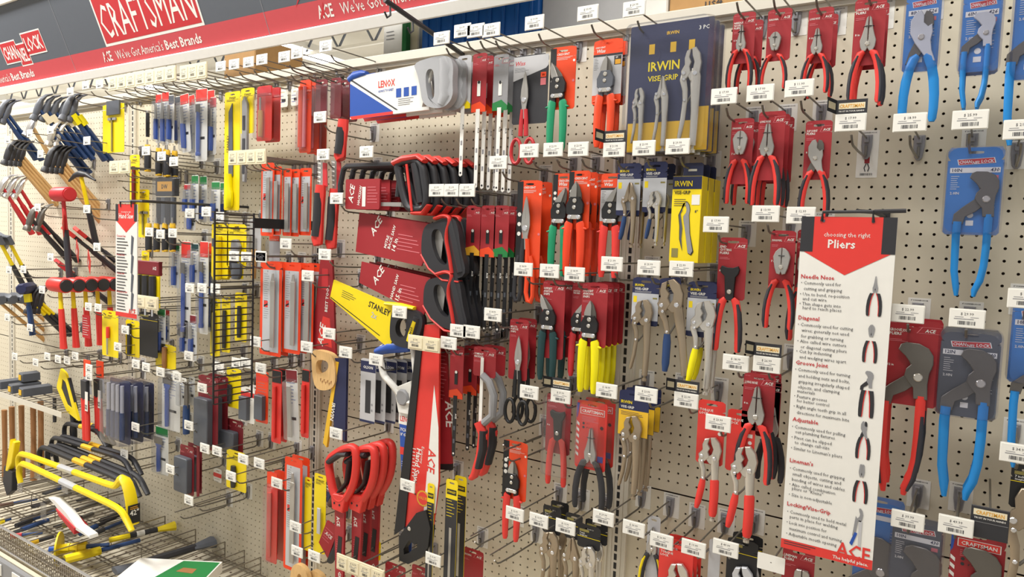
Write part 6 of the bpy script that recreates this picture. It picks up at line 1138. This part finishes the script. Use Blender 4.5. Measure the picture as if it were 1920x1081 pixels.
bare(206, 800, 850, 6, 'black brush like tool on orange card above the pry bars', stick([(0, .4, 1.4, 1.2, .15, 'orange', 'card'), (.35, 1, 1.8, 2.2, 1.2, 'dark', 'head')]), nm='hand_brush', cat='brush')
# tickets of the far left hooks
for px, py, p, l in ((16, 262, '24.99', 'with the lowest ticket in the upper left corner'), (57, 250, '21.99', 'left of the wood handled framing hammer'), (96, 244, '29.99', 'right of the wood handled framing hammer'), (164, 264, '19.99', 'in front of the blue handled hammer pair'), (77, 289, '17.99', 'between the two rows of wood handled hammers'), (104, 370, '12.99', 'left of the red mallet head'), (72, 389, '22.99', 'over the black gripped hammers'), (164, 392, '22.99', 'right of the red mallet'), (183, 463, '11.99', 'left of the guide sign over the hatchets'), (96, 482, '9.99', 'left of the upper hatchet'), (45, 505, '9.99', 'above the navy small sledge'), (18, 506, '9.99', 'near the left photo edge above the sledge'), (80, 543, '9.99', 'between the sledge and orange hammers'), (15, 595, '9.99', 'over the long wood handles'), (57, 614, '9.99', 'right over the long wood handles'), (167, 575, '19.99', 'in front of the orange hammers, left ticket'), (185, 577, '19.99', 'in front of the orange hammers, right ticket'), (90, 668, '19.99', 'first under the orange hammers'), (110, 673, '19.99', 'second under the orange hammers'), (127, 675, '19.99', 'third under the orange hammers'), (142, 667, '19.99', 'fourth under the orange hammers'), (68, 679, '19.99', 'left under the orange hammers'), (29, 668, '14.99', 'over the small wire shelf'), (222, 650, '8.99', 'right of the black and yellow card'), (236, 618, '8.99', 'under the hand saw guide sign'), (405, 541, '9.99', 'at the lower left of the wire grid'), (162, 160, '13.99', 'left of the long beige strip, second'), (133, 172, '13.99', 'left of the long beige strip, first')):
    hook(px, py, p, l, back=False)
# ---------------------------------------------------------------- pry bars resting on prongs
def prybar(px0, py0, px1, py1, d, lab, c, n=1, sp=1.2, wid=1.1, hookend=True, sticker=None, claw=False, kind=0, hs=1.0):
    a = U(px0, py0, d); b = U(px1, py1, d); L = math.hypot(b[0]-a[0], b[1]-a[1]); r = root('pry_bar', a[0], -d, a[1], lab, 'pry bar', None, (0, -math.degrees(math.atan2(b[1]-a[1], b[0]-a[0])), 0))
    m = MB(); P = [(-.3, -3.6*hs, wid*.9), (-.9, -2.2*hs, wid), (-.6, -.6*hs, wid), (.8, 0, wid), (L*.3, 0, wid), (L*.7, 0, wid), (L-3, 0, wid)]
    if hookend: P += [(L-2, .3, wid*1.1), (L-.8, 1.6, wid*1.3), (L+.6, 1.6, wid*1.5), (L+1.8, -.2, wid*1.6), (L+2.4, -3.0, wid*1.6), (L+2.5, -4.6, wid*1.5)]
    else: P += [(L-1, -.3, wid), (L, -1.0, wid*1.1), (L+1.6, -2.4, wid*.9)]
    
    Q = []
    for i in range(len(P)-1):
        a_, b_ = P[i], P[i+1]; Q += [tuple(u*.75+v*.25 for u, v in zip(a_, b_)), tuple(u*.25+v*.75 for u, v in zip(a_, b_))]
    Q = [P[0]]+Q+[P[-1]]; m.limb([(q[0], q[1], wid*.62, q[2]*(1.2 if (hookend and q[0] > L) else 1.0)) if (q[0] > L or q[0] < -.2) else (q[0], q[1], q[2], wid) for q in Q], c, 0, n=8); m.build('bar', r)
    if sticker: MB().limb([(L*.42, 0, wid*1.08), (L*.56, 0, wid*1.08)], sticker, 0, wid*1.08, 8).build('sticker', r, label=sticker+' band round the bar')
    stack(r, n, (0, sp, 0), lab+' row'); return r, L
r, L = prybar(38, 848, 232, 918, 15, 'long yellow pry bar with hooked end and 42 inch label', 'yellow', sticker='sil', wid=.95)
m = MB(); m.box(-.85, 0, -4.3, .85, .12, -1.6, 'black'); m.text('42"', 0, -3.1, .8, -.03, 'white', 1.3, 'c'); m.lines(-.6, -1.85, .6, 2, .25, -.03, 'amber', .1); m.v = [(L+2.78-b_, a_, c_) for a_, b_, c_ in m.v]; m.build('size_label', r)
prybar(40, 866, 236, 958, 16.5, 'yellow pry bar with flat chisel end in front', 'yellow', hookend=False, sticker='sil', wid=.95)
prybar(78, 836, 236, 902, 12, 'black pry bar with yellow band, long rear row', 'dark', 3, 1.3, .9, False, 'gold'); prybar(100, 818, 240, 862, 9.5, 'black pry bar with yellow band, short upper row', 'dark', 2, 1.3, .8, False, 'gold'); prybar(124, 792, 190, 808, 8, 'small black hook bar with yellow band', 'dark', 2, 1.3, .8, False, 'gold')
d = 15; x, z = U(26, 822, d); r = root('demolition_axe', x, -d, z, 'yellow forked demolition tool with black end at the left edge', 'demolition tool', None, (0, 8, 0)); m = MB(); m.prism([(0, 0), (.5, -1.2), (1.0, 0), (1.8, 0), (1.0, -4), (-.4, -6), (-1.2, -6.2)], -.6, .3, 'yellow', .1); m.build('fork', r); MB().prism([(-2.0, -5.6), (1.2, -5.6), (1.4, -9), (-.4, -10.5), (-2.2, -8.6)], -.5, .4, 'dark', .1).build('head', r)
# acrylic prongs that carry the bars
for k, (px, py) in enumerate(((70, 880), (122, 905), (38, 905), (82, 955))):
    x, z = U(px, py, 15); r = root('bar_rest', x, -15, z, ['clear faced wire bar rest under the yellow bars, upper left', 'clear faced wire bar rest under the yellow bars, upper right', 'clear faced wire bar rest over the basket, lower left', 'clear faced wire bar rest over the basket, lower right'][k], 'bar rest'); MB().box(-1, -.1, -1.6, 1, 0, 1.2, 'clear').build('face_plate', r)
    for s in (-.7, .7): MB().tube([(s, 0, -.5), (s, 6, -.6), (s, 15, -.6)], .12, 'wire').build('prong', r)
# ---------------------------------------------------------------- wire basket shelf at the bottom left
BZ = -53.6; r = root('wire_basket', -133, 0, BZ, 'long wire basket shelf with dividers at the lower left', 'wire basket'); x0, x1 = -50, 44
m = MB()
for i in range(64): x = x0+(x1-x0)*i/63; m.tube([(x, -.6, .6), (x, -19.8, .6)], .09, 'wire', 4)
for y in (-.6, -6, -12, -18): m.tube([(x0, y, .4), (x1, y, .4)], .12, 'wire', 4)
m.build('floor_wires', r)
m = MB(); m.tube([(x0, -20, 3.9), (x1, -20, 3.9)], .2, 'chrome'); m.tube([(x0, -20, .4), (x1, -20, .4)], .14, 'chrome')
for i in range(150): x = x0+(x1-x0)*i/149; m.tube([(x, -20, .4), (x, -20, 3.9)], .08, 'wire', 4)
for zz in (1.3, 2.2, 3.1): m.tube([(x0, -20, zz), (x1, -20, zz)], .07, 'wire', 4)
m.build('front_grille', r)
for k, xx in enumerate((-44, -36, -28, -20, -11, -2, 8, 17, 26, 34, 39, 43)):
    m = MB(); 
    for zz in (1.4, 2.4, 3.4): m.tube([(xx, -19.9, zz), (xx, -.8, zz)], .1, 'wire', 4)
    m.tube([(xx, -.8, .5), (xx, -.8, 3.4)], .1, 'wire', 4); m.tube([(xx, -10, .5), (xx, -10, 3.4)], .08, 'wire', 4); m.build('divider', r)
m = MB(); m.box(x0, -21.2, -3.2, x1, -20.6, -.6, 'grey', .1); m.build('price_channel', r)
for k in range(5):
    xx = -10+k*6.5; m = MB(); m.box(xx, -21.4, -2.9, xx+2.6, -21.25, -1.1, 'paper'); m.bars(xx+.5, -2.5, xx+2, -2.0, -21.42); m.build('price_ticket', r)
# shelf deck under it
m = MB(); m.box(-215, -20.5, -54.6, -80.6, -.3, -54.0, 'board', .1)
for i in range(60):
    for j in range(9): m.flat(circ(-150+i*1.15, 0, .2, 6), 0, 'brown') if False else m.add([(-150+i*1.15-.17, -2-j*2, -53.98), (-150+i*1.15+.17, -2-j*2, -53.98), (-150+i*1.15+.17, -2-j*2+.34, -53.98), (-150+i*1.15-.17, -2-j*2+.34, -53.98)], [(0, 1, 2, 3)], 'brown')
struct(W(m), 'trim_9')
# tools lying in the basket; (px, py) start and end on the basket floor
def G(px, py, z=BZ+1.2): v = ray(px, py); t = z/v.z; return v.x*t, -D+v.y*t
def lying(name, lab, cat, p0, p1, segs, z=BZ+1.6):
    a = G(*p0, z=z); b = G(*p1, z=z); L = math.hypot(b[0]-a[0], b[1]-a[1]); r = root(name, a[0], a[1], z, lab, cat, None, (0, 0, math.degrees(math.atan2(b[1]-a[1], b[0]-a[0]))))
    for s0, s1, w0, w1, th, c, nm in segs:
        m = MB(); n = 4; m.tube([(L*(s0+(s1-s0)*i/n), 0, 0) for i in range(n+1)], [(w0+(w1-w0)*i/n)/2 for i in range(n+1)], c, 8); m.v = [(p, q, s*th/max(w0, w1)) for p, q, s in m.v]; m.build(nm, r)
    return r, L
r, L = lying('mason_chisel', 'yellow guarded chisel with knobbly yellow grip in the basket', 'chisel', (92, 1030), (205, 1020), ((0, .12, 1.0, 1.0, 1.0, 'rblue', 'striking_end'), (.16, .2, 1.5, 1.5, 1.5, 'yellow', 'collar'), (.2, .34, 1.5, 1.9, 1.7, 'yellow', 'grip'), (.34, .48, 1.6, 1.9, 1.7, 'yellow', 'grip'), (.48, .62, 1.6, 1.8, 1.6, 'yellow', 'grip'), (.62, 1.0, .9, .7, .7, 'dblue', 'shank')), BZ+2.6)
m = MB(); m.tube([(L*.15, 0, 0), (L*.18, 0, 0)], 2.6, 'yellow', 20); m.build('hand_guard', r)
lying('mason_chisel', 'yellow gripped chisel with black end in front in the basket', 'chisel', (108, 1052), (262, 1012), ((0, .08, 1.4, 1.0, .5, 'dark', 'blade'), (.08, .5, 1.7, 1.6, 1.4, 'yellow', 'grip'), (.5, 1, .8, .8, .7, 'dblue', 'shank')), BZ+2.0)
lying('wrecking_bar', 'black bar with yellow label and yellow hooked end in the basket', 'pry bar', (205, 1012), (328, 985), ((0, .3, .9, .9, .9, 'yellow', 'label_band'), (.3, .72, .9, .9, .9, 'dark', 'bar'), (.4, .52, 1.0, 1.0, 1.0, 'white', 'barcode_label'), (.72, 1, 1.0, 2.0, 1.6, 'yellow', 'hook_end')), BZ+2.4)
lying('wrecking_bar', 'long black bar in clear bag at the bottom right of the basket', 'pry bar', (215, 1070), (400, 1015), ((0, .25, 2.6, 1.4, 1.0, 'slate', 'flat_end'), (.2, .8, 1.2, 1.3, 1.2, 'dark', 'bar'), (.78, 1, 1.4, 3.0, 1.8, 'slate', 'hook_end')), BZ+2.4)
for k, (p0, p1, c, l) in enumerate((((20, 1005), (80, 998), 'red', 'faded red gripped tool lying at the left in the basket'), ((55, 1018), (100, 1005), 'gold', 'yellow tipped chisel lying beside the guarded chisel'), ((0, 978), (20, 972), 'yellow', 'short yellow tool at the left edge of the basket'), ((120, 985), (152, 968), 'olive', 'green yellow packed tool lying deep in the basket'), ((0, 948), (70, 935), 'brown', 'brown handled tool lying deep at the left'), ((150, 1000), (235, 960), 'dblue', 'long dark blue bar lying deep in the basket'), ((30, 985), (110, 955), 'dark', 'thin dark bar lying deep in the basket, left'), ((190, 975), (300, 940), 'dark', 'thin dark bar lying deep in the basket, right'), ((175, 1000), (228, 978), 'dark', 'short dark bar beside the guarded chisel'))):
    lying('chisel', l, 'chisel', p0, p1, ((0, .35, .9, .9, .9, c, 'grip'), (.33, 1, .7, .6, .6, 'dark' if k % 2 else 'dblue', 'shank')), BZ+1.6)
d = 16; x, z = U(100, 930, d); r = root('saw_blade_guard', x, -d, z, 'white curved blade guard with red underside over the basket', 'guard', None, (0, 4, 0)); m = MB(); m.prism([(0, 0), (2, .4), (6, -.5), (9, -1.7), (13, -1.9), (13.2, -2.3), (9, -2.4), (5, -1.6), (2, -.5)], -.8, .5, 'white', .1); m.build('guard', r); MB().prism([(3, -.8), (9, -2), (9, -3), (4, -1.6)], -1, 1, 'red').build('underside', r)
# white and green box at the bottom
v = G(300, 1075, BZ+5.6); w = G(404, 1052, BZ+5.6); r = root('carded_sign', w[0], w[1], BZ+5.6, 'white and green printed box at the bottom edge over the basket', 'box', None, (0, 0, 32)); m = MB(); m.box(-11, -7, -1.5, 1, 0, 0, 'white', .05)
m.add([(-6, -5.5, .03), (.8, -6.5, .03), (.8, -.3, .03), (-4.5, -.3, .03)], [(0, 1, 2, 3)], 'kgreen'); m.add([(-4, -3.6, .05), (-1.5, -4, .05), (-1.5, -2.6, .05), (-3.5, -2.4, .05)], [(0, 1, 2, 3)], 'rwood'); m.build('carton', r)
# plastic side divider of the basket

rr = random.Random(3); LAB = ['far left back', 'left front', 'left middle', 'centre back', 'centre middle', 'centre front', 'right back', 'right middle', 'under the yellow bars', 'near the wall', 'near the front rim', 'beside a divider', 'beneath the white guard']
for k in range(13):
    u = 20+k*21; v = 1000-(k % 4)*22-(k*3); lying('flat_bar', 'dark steel bar lying on the basket wires, '+LAB[k], 'bar', (u, v), (u+70, v-26), ((0, .3, 1.3, 1.2, .5, 'dark', 'flat_end'), (.28, 1, 1.0, .9, .8, 'dsteel' if k % 3 else 'dblue', 'shaft')), BZ+1.2)
